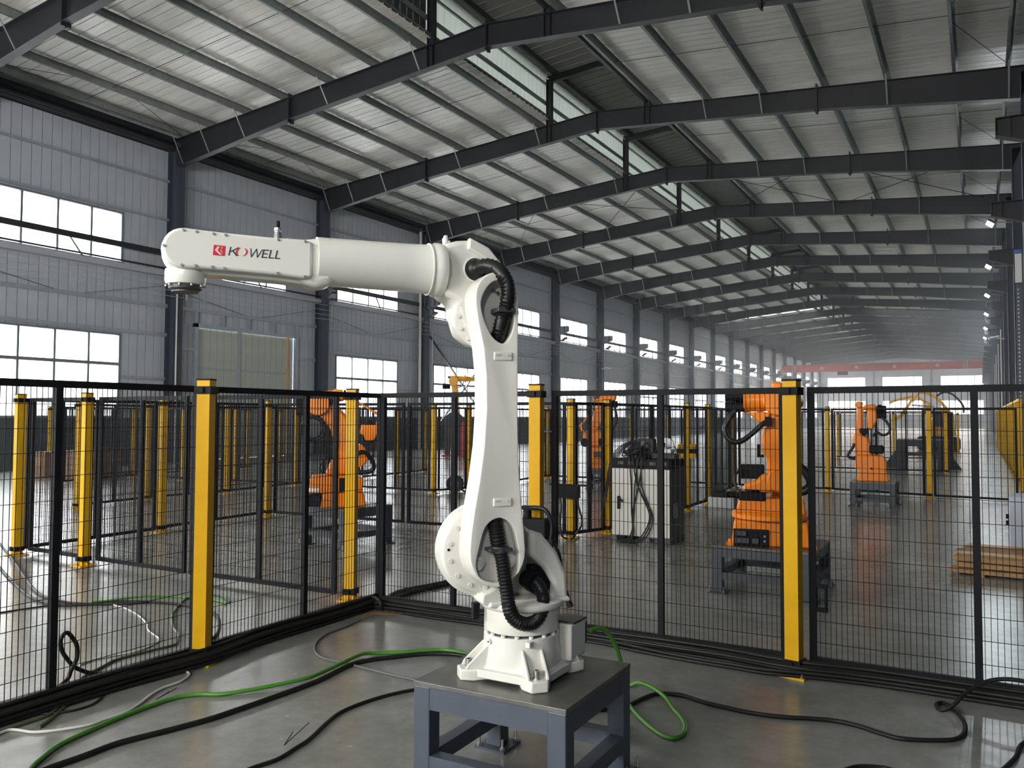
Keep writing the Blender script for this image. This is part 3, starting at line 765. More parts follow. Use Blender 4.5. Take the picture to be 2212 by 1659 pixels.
for sx in (-1, 1):
    for sy in (-1, 1):
        l = MB(); c = .190
        pts = [(.05, -.04), (.19, -.052), (.235, -.03), (.235, .03), (.19, .052), (.05, .04)]
        def rot45(p): a = math.atan2(sy, sx); return (p[0] * math.cos(a) - p[1] * math.sin(a), p[0] * math.sin(a) + p[1] * math.cos(a))
        sc_ = 1.22
        l.prism([rot45((p[0] * sc_, p[1] * sc_)) for p in pts], .50, .548, 'xy')
        obj('foot_lug', l, 'white', base, 35, .006)
        for off in (-.047, .037):
            f = MB(); a = math.atan2(sy, sx)
            q = [(.12, .545), (.265, .545), (.255, .566), (.175, .64), (.15, .66)]
            f.prism(q, off, off + .012, 'xz'); f.v = [(x * math.cos(a) - y * math.sin(a), x * math.sin(a) + y * math.cos(a), z) for x, y, z in f.v]
            obj('gusset', f, 'white', base, 35, .003)
        a = math.atan2(sy, sx); bx, by = .24 * math.cos(a), .24 * math.sin(a)
        obj('anchor_bolt', MB().cyl((bx, by, .548), (bx, by, .552), .022, 18).cyl((bx, by, .552), (bx, by, .582), .0155, 18), 'bolt', base, 30)
        obj('bolt_socket', MB().cyl((bx, by, .5815), (bx, by, .5828), .008, 6), 'black', base)
# foot skirts between the lugs are arched: raised edge strips
for a in range(4):
    e = MB(); e.prism([(-.125, .525), (-.115, .515), (.115, .515), (.125, .525), (.125, .55), (-.125, .55)], -.197, -.155, 'xz')
    ca, sa = math.cos(a * PI / 2), math.sin(a * PI / 2); e.v = [(x * ca - y * sa, x * sa + y * ca, z) for x, y, z in e.v]
    obj('foot_skirt', e, 'white', base, 35, .004)
bb = obj('connector_box', MB().box(.075, .205, .09, .245, .556, .718), 'white', wr, 35, .008)
obj('connector_plate', MB().box(.10, .20, .243, .268, .60, .70).box(.09, .21, .11, .25, .717, .726), 'dgrey', bb)
obj('rating_lug', MB().box(.105, .128, -.155, -.125, .662, .686), 'white', wr, None, .003)
obj('oil_plug', MB().cyl((-.07, -.152, .668), (-.072, -.166, .667), .011, 16), 'white', wr, 40)
obj('plug_socket', MB().cyl((-.0722, -.1655, .667), (-.0726, -.168, .667), .0035, 8), 'black', wr)
obj('base_ring_gap', MB().lathe([(.150, .69), (.150, .706)], 40), 'dgrey', wr, 40)
for i in range(16):
    a = 2 * PI * i / 16; x, y = .159 * math.cos(a), .159 * math.sin(a)
    obj('ring_bolt', MB().cyl((x, y, .69), (x, y, .703), .011, 10), 'white', wr, 40)
arm('turntable', MB().lathe([(.165, .705), (.168, .712), (.166, .80), (.186, .81), (.192, .822), (.19, .835), (.17, .845)], 56), smooth=40)
# carousel casting with the yoke arm
yk_ = MB().prism([(.19, .83), (.225, .845), (.215, .905), (.26, .95), (.30, 1.05), (.27, 1.18), (.15, 1.235), (.05, 1.215), (-.04, 1.14), (-.12, 1.045), (-.175, .96), (-.195, .90), (-.195, .83)], -.165, -.005, 'xz')
arm('carousel', yk_, bevel=.03)
arm('carousel_wing', MB().prism([(.0, 1.15), (-.06, 1.13), (-.135, 1.04), (-.182, .95), (-.19, .83), (-.105, .83), (-.108, .91), (-.07, .975), (.0, 1.04)], -.01, .10, 'xz'), bevel=.022)
arm('carousel_left', MB().prism([(.125, .835), (.215, .835), (.228, .85), (.222, .885), (.16, .91), (.125, .90)], -.01, .10, 'xz'), bevel=.015)
arm('carousel_front', MB().prism([(-.195, .826), (.2, .826), (.19, .85), (-.185, .85)], -.06, .115, 'xz'), bevel=.01)
dm = arm('drive_motor', MB().cyl((-.06, -.01, .91), (-.06, .075, .91), .055, 24).box(-.105, -.02, .0, .06, .885, .985), 'black', bevel=.006)
arm('stop_block', MB().box(.205, .232, -.02, .01, .76, .83), 'black')
# shoulder reducer flange
sh = arm('shoulder_flange', MB().lathe([(.15, -.03), (.202, -.02), (.205, .02), (.19, .03), (.186, .055), (.178, .06), (.12, .06)], 64, (.20, 0, 1.07), (0, 1, 0)), smooth=35)
for i in range(14):
    a = 2 * PI * i / 14 + .2; x, z = .20 + .163 * math.cos(a), 1.07 + .163 * math.sin(a)
    arm('flange_bolt', MB().cyl((x, .058, z), (x, .066, z), .010, 10), 'white', parent=sh)
arm('flange_mark', MB().cyl((.20 + .165 * math.cos(.05), .06, 1.07 + .165 * math.sin(.05)), (.20 + .165 * math.cos(.05), .0625, 1.07 + .165 * math.sin(.05)), .006, 10), 'black', parent=sh)
# upper link
def arc(cx, cz, r, a0, a1, n=10, rz=None): return [(cx + r * math.cos(math.radians(a0 + (a1 - a0) * i / n)), cz + (rz or r) * math.sin(math.radians(a0 + (a1 - a0) * i / n))) for i in range(n + 1)]
LINK = arc(.19, 1.085, .128, 185, 355, 16, .155)
LINK = [(.19 + (p[0] - .19) * -1, p[1]) for p in LINK]
outline = ([(.318, 1.09), (.313, 1.16), (.300, 1.25), (.277, 1.38), (.258, 1.52), (.248, 1.68), (.25, 1.82), (.262, 1.94), (.285, 2.04), (.298, 2.12)]
           + arc(.2, 2.155, .099, 0, 180, 12, .108) + [(.102, 2.05), (.102, 1.9), (.103, 1.65), (.098, 1.45), (.085, 1.28), (.072, 1.16), (.066, 1.08)]
           + arc(.192, 1.08, .126, 180, 360, 14, .148)[1:-1])
lk = arm('upper_link', MB().prism(outline, .055, .20, 'xz'), smooth=40)
def oval(pts, d0, d1, axes='xz'): return MB().prism([(p.x, p.z) for p in smooth_path([Vector((a, 0, b)) for a, b in pts], 5, True)], d0, d1, axes)
cut(lk, oval([(.272, 2.13), (.245, 2.195), (.20, 2.228), (.150, 2.20), (.128, 2.14), (.125, 2.03), (.163, 1.962), (.215, 1.982), (.255, 2.05)], .13, .3))
cut(lk, oval([(.185, 1.222), (.245, 1.19), (.275, 1.10), (.288, 1.03), (.265, .975), (.19, .952), (.115, .975), (.095, 1.04), (.105, 1.12), (.128, 1.19)], .145, .3))
b_ = lk.modifiers.new('bevel', 'BEVEL'); b_.width = .014; b_.segments = 3; b_.limit_method = 'ANGLE'; b_.angle_limit = math.radians(50)
for z in (1.905, 1.288):
    pd = arm('name_pad', MB().box(.132, .215, .198, .206, z - .018, z + .018), bevel=.004, parent=lk)
    for x in (.147, .20): arm('pad_slot', MB().box(x - .010, x + .010, .205, .209, z + .002, z + .009), 'cabinet', parent=lk)
st_ = arm('label_sticker', MB().box(.2475, .2505, .085, .135, 1.545, 1.632), 'paper', parent=lk)
arm('sticker_top', MB().box(.2504, .2511, .085, .135, 1.608, 1.632), 'redpaint', parent=lk)
for i in range(5): arm('sticker_print', MB().box(.2504, .2509, .09, .13 - .006 * (i % 2), 1.556 + i * .0095, 1.5595 + i * .0095), 'greycab', parent=lk)
for x, z in ((.262, 1.03), (.12, 1.035)):
    g = MB()
    for j in range(3): g.lathe([(.030 - j * .008, 0), (.030 - j * .008, .012 + .005 * j), (.024 - j * .008, .015 + .006 * j)], 20, (x, .145, z - .008 * j), (0, 1, 0))
    arm('cast_boss', g, 'white', parent=lk)
for i in range(9):
    a = math.radians(95 + i * 22); arm('reducer_bolt', MB().cyl((.20 + .058 * math.cos(a), .13, 2.10 + .095 * math.sin(a)), (.20 + .058 * math.cos(a), .143, 2.10 + .095 * math.sin(a)), .008, 10), 'bolt', parent=lk)
# elbow
el = arm('elbow_casting', MB().prism([(.395, 2.182), (.395, 2.398), (.33, 2.418), (.27, 2.426), (.19, 2.385), (.115, 2.30), (.068, 2.20), (.055, 2.10), (.085, 2.01), (.15, 1.965), (.235, 1.965), (.30, 2.01), (.325, 2.09), (.335, 2.15)], -.13, .062, 'xz'), bevel=.024)
fl_ = arm('elbow_flange', MB().lathe([(.10, 0), (.136, .0), (.140, .012), (.140, .05), (.13, .056), (.09, .056)], 48, (.205, .0, 2.085), (0, 1, 0)), smooth=35)
for i in range(14):
    a = 2 * PI * i / 14; arm('flange_bolt', MB().cyl((.205 + .122 * math.cos(a), .054, 2.085 + .122 * math.sin(a)), (.205 + .122 * math.cos(a), .063, 2.085 + .122 * math.sin(a)), .009, 10), 'white', parent=fl_)
arm('rim_strip', MB().prism([(.285, 2.43), (.195, 2.392), (.115, 2.306), (.062, 2.20), (.048, 2.10), (.10, 2.10), (.115, 2.18), (.155, 2.27), (.22, 2.345), (.29, 2.38)], .05, .085, 'xz'), bevel=.008)
arm('hose_port', MB().lathe([(.058, 0), (.058, .012), (.050, .016), (.05, .004)], 32, (.253, .058, 2.292), (0, 1, 0)), 'white', smooth=40)
arm('port_boot', MB().lathe([(.049, 0), (.047, .03), (.034, .05), (.02, .055)], 24, (.253, .055, 2.292), (0, 1, 0)), 'hose', smooth=40)
for a_, s0 in ((.375, .03), (.365, -.02), (.33, -.07)): arm('lifting_eye', MB().beam((a_, s0, 2.405), (a_ + .004, s0, 2.44), .022, .016), 'white', bevel=.005)
# forearm
fa = arm('forearm_tube', MB().lathe([(.112, .385), (.117, .40), (.117, .425), (.108, .44), (.104, .55), (.102, .70), (.100, .88), (.10, .93)], 48, (0, 0, 2.29), (1, 0, 0)), smooth=40)
arm('tube_seam', MB().lathe([(.1135, .447), (.1135, .452)], 48, (0, 0, 2.29), (1, 0, 0)), smooth=40)
hs = [(.90, 2.365), (.97, 2.365), (1.10, 2.362), (1.30, 2.366), (1.42, 2.372)] + arc(1.437, 2.288, .083, 90, -90, 12) + [(1.40, 2.200), (1.25, 2.197), (1.08, 2.192), (1.0, 2.186), (.93, 2.178), (.90, 2.20)]
arm('wrist_housing', MB().prism(hs, -.072, .05, 'xz'), bevel=.02)
arm('housing_neck', MB().prism([(.86, 2.19), (.86, 2.385), (.94, 2.375), (1.02, 2.36), (1.02, 2.20), (.94, 2.17)], -.085, .07, 'xz'), bevel=.03)
cvp = [(.955, 2.352), (.99, 2.361), (1.10, 2.358), (1.30, 2.362), (1.42, 2.367)] + arc(1.437, 2.289, .079, 90, -90, 12) + [(1.40, 2.214), (1.25, 2.213), (1.08, 2.208), (.99, 2.201), (.955, 2.208)]
cv = arm('wrist_cover', MB().prism(cvp, .05, .084, 'xz'), bevel=.012)
for a_, z in ((1.44, 2.357), (1.394, 2.355), (1.332, 2.352), (1.288, 2.351), (1.09, 2.349), (.985, 2.351), (1.444, 2.222), (1.395, 2.224), (1.335, 2.223), (1.291, 2.221), (1.09, 2.216), (.985, 2.209), (1.508, 2.292)):
    arm('cover_bolt', MB().cyl((a_, .082, z), (a_, .088, z), .0055, 8), 'bolt', parent=cv)
cn = arm('cable_connector', MB().lathe([(.021, 0), (.021, .006), (.018, .008), (.015, .028), (.012, .034), (.0125, .04), (.0145, .042), (.0145, .052), (.009, .054)], 20, (1.084, 0, 2.362), (0, 0, 1)), 'steelbright', smooth=40)
arm('connector_plug', MB().cyl((1.084, 0, 2.414), (1.084, 0, 2.443), .0085, 14), 'black', parent=cn)
arm('small_fitting', MB().box(1.035, 1.045, -.01, .01, 2.36, 2.376), 'steelbright')
wj = arm('wrist_joint', MB().lathe([(.074, 0), (.076, -.012), (.076, -.045), (.070, -.058), (.066, -.06)], 40, (1.43, -.005, 2.218), (0, 0, 1)), smooth=35)
tf = arm('tool_flange', MB().lathe([(.06, -.058), (.063, -.062), (.062, -.075), (.050, -.083), (.05, -.088), (.022, -.088)], 36, (1.43, -.005, 2.218), (0, 0, 1)), 'dgrey', smooth=35)
for i in range(10):
    a = 2 * PI * i / 10; arm('flange_screw', MB().cyl((1.43 + .07 * math.cos(a), -.005 + .07 * math.sin(a), 2.157), (1.43 + .07 * math.cos(a), -.005 + .07 * math.sin(a), 2.150), .005, 8), 'bolt', parent=wj)
# dress hose
def corr(pts, r, sub=10, amp=.08):
    p = smooth_path(pts, sub); return MB().tube(p, [r * (1 + amp * (1 if i % 2 else -1)) for i in range(len(p))], 14)
h1 = arm('dress_hose', corr([(.253, .09, 2.292), (.228, .135, 2.300), (.198, .175, 2.284), (.176, .205, 2.25), (.162, .218, 2.21), (.156, .215, 2.165), (.158, .20, 2.12), (.166, .185, 2.08), (.175, .172, 2.03), (.179, .155, 1.99), (.18, .12, 1.95)], .031, 6), 'hose', smooth=60)
arm('hose_clamp', MB().box(.126, .205, .13, .225, 2.092, 2.112), 'dgrey', bevel=.004)
h2 = arm('dress_hose', corr([(.188, .13, 1.235), (.192, .165, 1.195), (.19, .182, 1.15), (.183, .185, 1.105)], .033, 8), 'hose', smooth=60)
arm('hose_clamp', MB().box(.130, .232, .14, .215, 1.082, 1.096).cyl((.181, .182, 1.075), (.181, .182, 1.102), .036, 20), 'dgrey', bevel=.002)
h3 = arm('dress_hose', corr([(.181, .182, 1.09), (.170, .188, 1.05), (.163, .193, 1.0), (.158, .197, .95), (.150, .2, .90), (.142, .2, .85), (.124, .195, .805), (.088, .19, .775), (.042, .18, .762), (-.004, .165, .776), (-.036, .15, .815), (-.045, .135, .865), (-.03, .115, .91), (-.005, .09, .93)], 0.029, 7), 'hose', smooth=60)
arm('hose_fitting', MB().cyl((.01, .06, .935), (-.01, .115, .925), .038, 18), 'black', bevel=.004)
# logo on the wrist cover
def flat(name, polys, m, depth=.0008, s0=.0842):
    mb = MB()
    for p in polys: mb.prism(p, s0, s0 + depth, 'xz')
    return arm(name, mb, m, smooth=None, parent=cv)
lx = 1.331; zt_, zb_ = 2.309, 2.268; sl = .004
flat('logo_square', [[(lx, zt_), (lx - .043, zt_ - .001), (lx - .041, zb_), (lx + .003, zb_ + .001)]], 'logored')
flat('logo_mark', [[(lx - .013, zt_ - .005), (lx - .022, zt_ - .005), (lx - .006 - .008, 2.2885), (lx - .031, zb_ + .004), (lx - .022, zb_ + .004), (lx - .004, 2.2885)],
                   [(lx - .028, zt_ - .006), (lx - .032, zt_ - .006), (lx - .024, 2.2885), (lx - .032, 2.2782), (lx - .032, 2.2815), (lx - .0275, 2.2885)]], 'cabinet', s0=.0848)
def letter(ch, x, w, h=.034, z=2.270, m='ink'):
    # strokes in a unit box, slanted; x runs to the viewer's right (towards smaller a)
    S_ = dict(K=[((.0, 0), (.0, 1), .17), ((.1, .45), (.92, 1), .15), ((.3, .6), (.95, 0), .17)],
              W=[((.0, 1), (.22, 0), .12), ((.22, 0), (.5, 1), .12), ((.5, 1), (.74, 0), .12), ((.74, 0), (1.0, 1), .12)],
              E=[((.05, 0), (.05, 1), .18), ((.05, .93), (.95, .93), .14), ((.05, .5), (.85, .5), .14), ((.05, .07), (.95, .07), .14)],
              L=[((.05, 0), (.05, 1), .18), ((.05, .07), (.95, .07), .14)])[ch]
    polys = []
    for (x0, z0), (x1, z1), t in S_:
        p0 = Vector((x0 * w, z0 * h)); p1 = Vector((x1 * w, z1 * h)); d = (p1 - p0).normalized(); n = Vector((-d.y, d.x)) * t * .5 * .03
        q = [p0 + n, p1 + n, p1 - n, p0 - n]
        polys.append([(x - (v.x + v.y * .22), z + v.y) for v in q])
    flat('logo_letter', polys, m)
X = 1.276; Zb = 2.272
letter('K', X, .032, z=Zb)
cxo, czo = X - .048, Zb + .017
def cres(s_):
    n = 14; o_ = [(cxo - .022 * math.cos(t) * s_ - .0035 * math.sin(t), czo + .0175 * math.sin(t)) for t in [(-1.15 + 2.3 * i / n) for i in range(n + 1)]]
    i_ = [(cxo - (.022 * math.cos(t) - .0065 * math.cos(t)) * s_ - .0035 * math.sin(t), czo + .0165 * math.sin(t)) for t in [(1.15 - 2.3 * i / n) for i in range(n + 1)]]
    return o_ + i_
flat('logo_swoosh', [cres(1), cres(-1)], 'logored')
letter('W', X - .074, .044, z=Zb); letter('E', X - .123, .022, z=Zb); letter('L', X - .150, .020, z=Zb); letter('L', X - .174, .020, z=Zb)

# ------------------------------------------------------------------ orange robots (local x to the viewer's right, y away from the viewer)
def robot(label, x, y, ux, uy):
    return thing('industrial_robot', label, 'robot', (x, y, 0), math.atan2(uy, ux), 'orange robots on stands')
def pr(t, name, poly, s0, s1, m='orange', bevel=.018): return obj(name, MB().prism(poly, -s1, -s0, 'xz'), m, t, 35, bevel)
def disc(t, name, a, z, r, s0, s1, m='orange', n=28, rim=.012):
    return obj(name, MB().lathe([(r - rim, -s1), (r, -s1 + rim), (r, -s0 - rim), (r - rim, -s0)], n, (a, 0, z), (0, 1, 0)), m, t, 35)
def barrel(t, name, p0, p1, r0, r1, m='orange', n=24): return obj(name, MB().cyl(p0, p1, r0, n, r1), m, t, 40, .012)
def hose(t, name, pts, r, m='hose', sub=8):
    p = smooth_path(pts, sub); return obj(name, MB().tube(p, [r * (1.07 if i % 2 else .93) for i in range(len(p))], 10), m, t, 60)
def motors(t, x0, x1, z0, z1, s=0.1):
    c = (z0 + z1) / 2; h = (z1 - z0) / 4
    for dz, ds in ((h, -s / 2), (-h, -s / 2), (0, s)):
        obj('wrist_motor', MB().cyl((x0, ds, c + dz), (x1, ds, c + dz), h * .95, 16).box(x0 + .02, x0 + .09, ds - .03, ds + .03, c + dz + h * .7, c + dz + h * 1.25), 'black', t, 35, .006)
# right robot, behind the largest post
R = robot('orange robot with a black hose loop behind the largest yellow post', -1.75, 8.1, .98, .21)
pr(R, 'base', [(-.37, .445), (.34, .445), (.31, .68), (-.345, .68)], -.30, .28)
pn = pr(R, 'connector_panel', [(-.35, .455), (-.035, .455), (-.035, .605), (-.35, .605)], .28, .31, 'black', .004)
for a, z, w_, h_ in ((-.28, .565, .10, .045), (-.27, .50, .13, .05), (-.15, .50, .06, .05)): obj('plug', MB().box(a - w_ / 2, a + w_ / 2, -.335, -.30, z - h_ / 2, z + h_ / 2), 'dgrey', pn, None, .005)
for z in (.50, .545): obj('socket', MB().cyl((-.07, -.30, z), (-.07, -.318, z), .011, 12), 'bolt', pn)
for a in (-.385, .35): obj('foot_bolt', MB().box(a - .035, a + .035, -.29, -.20, .445, .475).cyl((a, -.245, .475), (a, -.245, .50), .015, 8), 'orange', R)
obj('turntable', MB().lathe([(.34, .68), (.375, .695), (.375, .73), (.35, .745), (.34, .75)], 40, (-.01, 0, 0)), 'orange', R, 35)
pr(R, 'carousel', [(-.335, .745), (.30, .745), (.28, .90), (-.30, .875)], -.22, .24)
pr(R, 'carousel_arm', [(-.02, .88), (.28, .88), (.22, 1.12), (.05, 1.16)], -.22, -.05)
obj('drive_motor', MB().box(-.30, -.06, -.26, -.08, .865, .945).cyl((-.18, -.17, .94), (-.18, -.17, .965), .075, 18), 'black', R, 35, .01)
pr(R, 'shoulder', [(-.275, .985), (-.24, 1.015), (-.14, 1.05), (-.085, 1.11), (.12, 1.12), (.14, 1.02), (.05, .955), (-.07, .93), (-.25, .925)], -.02, .2, 'orange', .03)
obj('balance_box', MB().box(-.30, -.07, .03, .22, 1.05, 1.185), 'black', R, None, .01)
pr(R, 'link_arm', [(.0, 1.02), (-.045, 1.13), (-.04, 1.25), (-.085, 1.31), (-.095, 1.48), (-.04, 1.68), (.03, 1.78), (.14, 1.78), (.19, 1.66), (.18, 1.3), (.15, 1.05)], -.12, .06, 'orange', .03)
disc(R, 'shoulder_cap', .07, 1.06, .115, .14, .215)
disc(R, 'elbow', .06, 1.80, .135, -.18, .16)
barrel(R, 'forearm', (-.25, 0, 1.81), (.12, 0, 1.815), .108, .098)
barrel(R, 'forearm_front', (.12, .0, 1.815), (.24, .55, 1.80), .095, .075)
disc(R, 'forearm_ring', .015, 1.81, .06, .10, .13)
for a in (-.245, -.12, .0): obj('forearm_flange', MB().cyl((a - .012, 0, 1.81), (a + .012, 0, 1.81), .118, 24), 'orange', R, 40)
obj('top_cover', MB().box(-.22, -.02, -.05, .05, 1.905, 1.93), 'orange', R, None, .01)
pr(R, 'upper_bracket', [(.01, 1.90), (.10, 1.90), (.10, 1.985), (.0, 1.99)], -.06, .06)
pr(R, 'counter_plate', [(-.23, 1.70), (.0, 1.70), (-.03, 1.62), (-.10, 1.58), (-.16, 1.64)], .02, .10)
motors(R, -.43, -.25, 1.70, 1.90)
hose(R, 'dress_hose', [(-.33, -.12, 1.72), (-.39, -.14, 1.63), (-.43, -.15, 1.54), (-.41, -.16, 1.46), (-.35, -.17, 1.415), (-.27, -.17, 1.425), (-.17, -.16, 1.50), (-.08, -.15, 1.585), (-.02, -.12, 1.615)], .026)
obj('hose_clamp', MB().box(-.06, .0, -.17, -.10, 1.565, 1.655), 'black', R, None, .006)
hose(R, 'link_hose', [(.18, -.08, 1.22), (.27, -.08, 1.17), (.33, -.08, 1.09), (.345, -.08, 1.02), (.30, -.07, .96), (.22, -.05, .94)], .04)
obj('sensor_bracket', MB().box(-.135, -.105, -.05, -.03, 1.27, 1.39).box(-.135, -.07, -.05, -.03, 1.265, 1.29), 'black', R)
hose(R, 'motor_lead', [(-.28, -.05, 1.16), (-.34, -.1, 1.08), (-.33, -.12, .98), (-.25, -.14, .90)], .012)
# left robot
Lr = robot('orange robot stooping over its dark stand at left, wrist hanging', -7.1, 8.1, .75, .66)
pr(Lr, 'base', [(-.31, .50), (.25, .50), (.22, .68), (-.29, .68)], -.26, .26)
cb_ = obj('connector_panel', MB().box(-.50, -.31, -.17, .17, .505, .655), 'black', Lr, None, .008)
for y in (-.1, .02, .1): obj('plug', MB().cyl((-.50, y, .57), (-.55, y, .57), .035, 12), 'dgrey', cb_, 40)
pr(Lr, 'carousel', [(-.45, .685), (.20, .685), (.22, .86), (.10, .905), (-.44, .885)], -.25, .25)
obj('white_cap', MB().box(-.455, -.33, -.262, -.20, .70, .745), 'foam', Lr, None, .01)
pr(Lr, 'shoulder', [(-.27, .90), (-.20, 1.06), (-.10, 1.19), (.10, 1.25), (.20, 1.16), (.16, .90)], -.2, .12, 'orange', .03)
disc(Lr, 'shoulder_cap', .12, 1.14, .15, -.24, .22)
pr(Lr, 'link_arm', [(-.43, 1.86), (-.30, 1.90), (-.14, 1.80), (-.01, 1.66), (.10, 1.34), (.13, 1.2), (.04, 1.1), (-.08, 1.12), (-.14, 1.26), (-.21, 1.49), (-.35, 1.67)], -.1, .1, 'orange', .035)
disc(Lr, 'elbow', -.36, 1.80, .145, -.17, .17)
barrel(Lr, 'forearm', (-.50, 0, 1.84), (-.05, .05, 1.92), .105, .075)
barrel(Lr, 'forearm_front', (-.05, .05, 1.92), (.12, .10, 1.83), .055, .035)
obj('dark_port', MB().cyl((-.22, -.12, 1.83), (-.22, -.135, 1.83), .05, 18), 'black', Lr)
pr(Lr, 'top_bracket', [(-.19, 1.94), (-.06, 1.94), (-.045, 1.98), (-.16, 2.0)], -.05, .05)
obj('bracket_tip', MB().box(-.045, -.015, -.04, .04, 1.945, 1.985), 'black', Lr)
motors(Lr, -.63, -.50, 1.65, 1.88)
disc(Lr, 'dark_disc', -.42, 1.49, .125, .10, .15, 'dgrey')  # plain dark disc filling the hose loop
p = [(-.42 + .145 * math.cos(2 * PI * i / 20), -.13, 1.49 + .15 * math.sin(2 * PI * i / 20)) for i in range(20)]
obj('dress_hose', MB().tube(p, [.022 if i % 2 else .019 for i in range(20)], 10, True), 'hose', Lr, 60)
hose(Lr, 'link_hose', [(.12, -.24, 1.17), (.22, -.22, 1.19), (.31, -.2, 1.10), (.345, -.18, 1.0), (.29, -.16, .94), (.15, -.15, .93)], .03)
hose(Lr, 'motor_lead', [(-.2, -.12, 1.15), (-.28, -.14, 1.10), (-.33, -.14, 1.0), (-.30, -.14, .93)], .018)
obj('drive_motor', MB().box(-.30, -.16, .05, .16, 1.10, 1.25), 'black', Lr, None, .01)
pr(Lr, 'wrist_rod', [(.08, 1.875), (.10, 1.84), (.42, 1.64), (.43, 1.67)], -.03, .03, 'orange', .006)
pr(Lr, 'wrist', [(.43, 1.67), (.395, 1.64), (.37, 1.53), (.18, 1.54), (.165, 1.42), (.22, 1.40), (.235, 1.33), (.345, 1.33), (.385, 1.40), (.43, 1.50)], -.06, .06, 'orange', .014)
obj('tool_flange', MB().cyl((.29, 0, 1.33), (.29, 0, 1.305), .055, 20), 'black', Lr)
obj('wrist_box', MB().box(.255, .325, -.03, .03, 1.545, 1.60), 'black', Lr)
obj('side_box', MB().box(-.08, -.0, -.262, -.25, .70, .87), 'black', Lr)
# small robot far right
Q = robot('smaller orange robot folded upright on its stand, far right beyond the largest post', -1.75, 16.85, .99, .10)
pr(Q, 'base', [(-.31, .46), (.24, .46), (.20, .70), (-.27, .70)], -.25, .25)
pr(Q, 'carousel', [(-.335, .69), (-.32, .91), (-.24, .94), (.15, .94), (.21, .84), (.21, .69)], -.22, .2)
pr(Q, 'shoulder', [(-.335, 1.37), (-.38, 1.22), (-.33, 1.05), (-.32, .92), (-.02, .92), (-.04, 1.10), (-.10, 1.30)], -.12, .12, 'orange', .04)
pr(Q, 'link_arm', [(-.34, 1.30), (-.30, 1.69), (-.295, 1.86), (-.18, 1.86), (-.18, 1.45), (-.22, 1.30)], -.1, .1, 'orange', .025)
pr(Q, 'forearm', [(-.12, 1.48), (-.115, 1.80), (.05, 1.80), (.055, 1.59), (-.01, 1.44), (-.08, 1.42)], -.09, .14, 'orange', .03)
pr(Q, 'elbow', [(-.21, 1.80), (-.16, 1.89), (.03, 1.905), (.055, 1.80)], -.12, .14, 'orange', .03)
pr(Q, 'wrist_cap', [(-.335, 1.89), (-.28, 1.965), (-.18, 1.945), (-.19, 1.83), (-.29, 1.83)], -.07, .07, 'orange', .02)
motors(Q, .05, .22, 1.63, 1.88)
obj('drive_motor', MB().cyl((-.17, -.13, 1.37), (-.17, -.22, 1.37), .06, 16).box(-.25, -.10, -.2, -.1, 1.36, 1.45), 'black', Q, 35, .008)
hose(Q, 'dress_hose', [(.13, -.1, 1.66), (.22, -.11, 1.57), (.275, -.12, 1.45), (.24, -.12, 1.355), (.15, -.12, 1.325), (.05, -.12, 1.37), (-.02, -.12, 1.30)], .024)
obj('balance_box', MB().box(-.09, .17, -.26, -.08, .98, 1.135), 'black', Q, None, .03)
hose(Q, 'link_hose', [(-.34, -.1, 1.16), (-.39, -.1, 1.05), (-.46, -.1, .93), (-.38, -.1, .875), (-.24, -.1, .88)], .028)
obj('base_plug', MB().cyl((-.05, -.25, .70), (-.05, -.262, .70), .02, 12), 'black', Q)
# third robot, left of the cabinet
T3 = robot('orange robot leaning away behind the fence, left of the control cabinet', -7.5, 17.65, .92, .39)
pr(T3, 'base', [(-.45, .456), (.05, .456), (.02, .68), (-.43, .68)], -.25, .25)
pr(T3, 'carousel', [(-.48, .68), (.08, .68), (.06, .95), (-.47, .94)], -.22, .22)
pr(T3, 'shoulder', [(-.56, .94), (-.62, 1.20), (-.58, 1.30), (-.43, 1.36), (-.17, 1.34), (-.05, .95)], -.14, .14, 'orange', .04)
pr(T3, 'link_arm', [(-.48, 1.30), (-.30, 1.94), (-.16, 2.04), (-.06, 1.95), (-.12, 1.6), (-.30, 1.28)], -.1, .1, 'orange', .035)
pr(T3, 'elbow', [(-.40, 2.11), (-.36, 2.0), (-.20, 1.94), (-.02, 2.0), (.16, 2.03), (.18, 2.14), (.0, 2.18), (-.17, 2.15), (-.30, 2.04)], -.13, .13, 'orange', .03)
pr(T3, 'side_rod', [(-.69, 1.44), (-.65, 1.42), (-.36, 1.80), (-.39, 1.83)], .12, .15, 'orange', .006)
pr(T3, 'rod_lever', [(-.70, 1.45), (-.64, 1.45), (-.52, 1.2), (-.58, 1.2)], .10, .16, 'orange', .01)
motors(T3, .05, .20, 1.86, 2.02)
hose(T3, 'dress_hose', [(.10, -.1, 1.97), (.15, -.12, 1.78), (.17, -.12, 1.55), (.08, -.12, 1.36)], .03)
disc(T3, 'hose_coil', -.56, 1.05, .10, .13, .2, 'black'); obj('drive_motor', MB().box(-.24, -.06, -.24, -.13, .98, 1.15), 'black', T3, None, .01)
obj('side_box', MB().box(-.36, -.05, -.27, -.22, .72, .84), 'dgrey', T3)
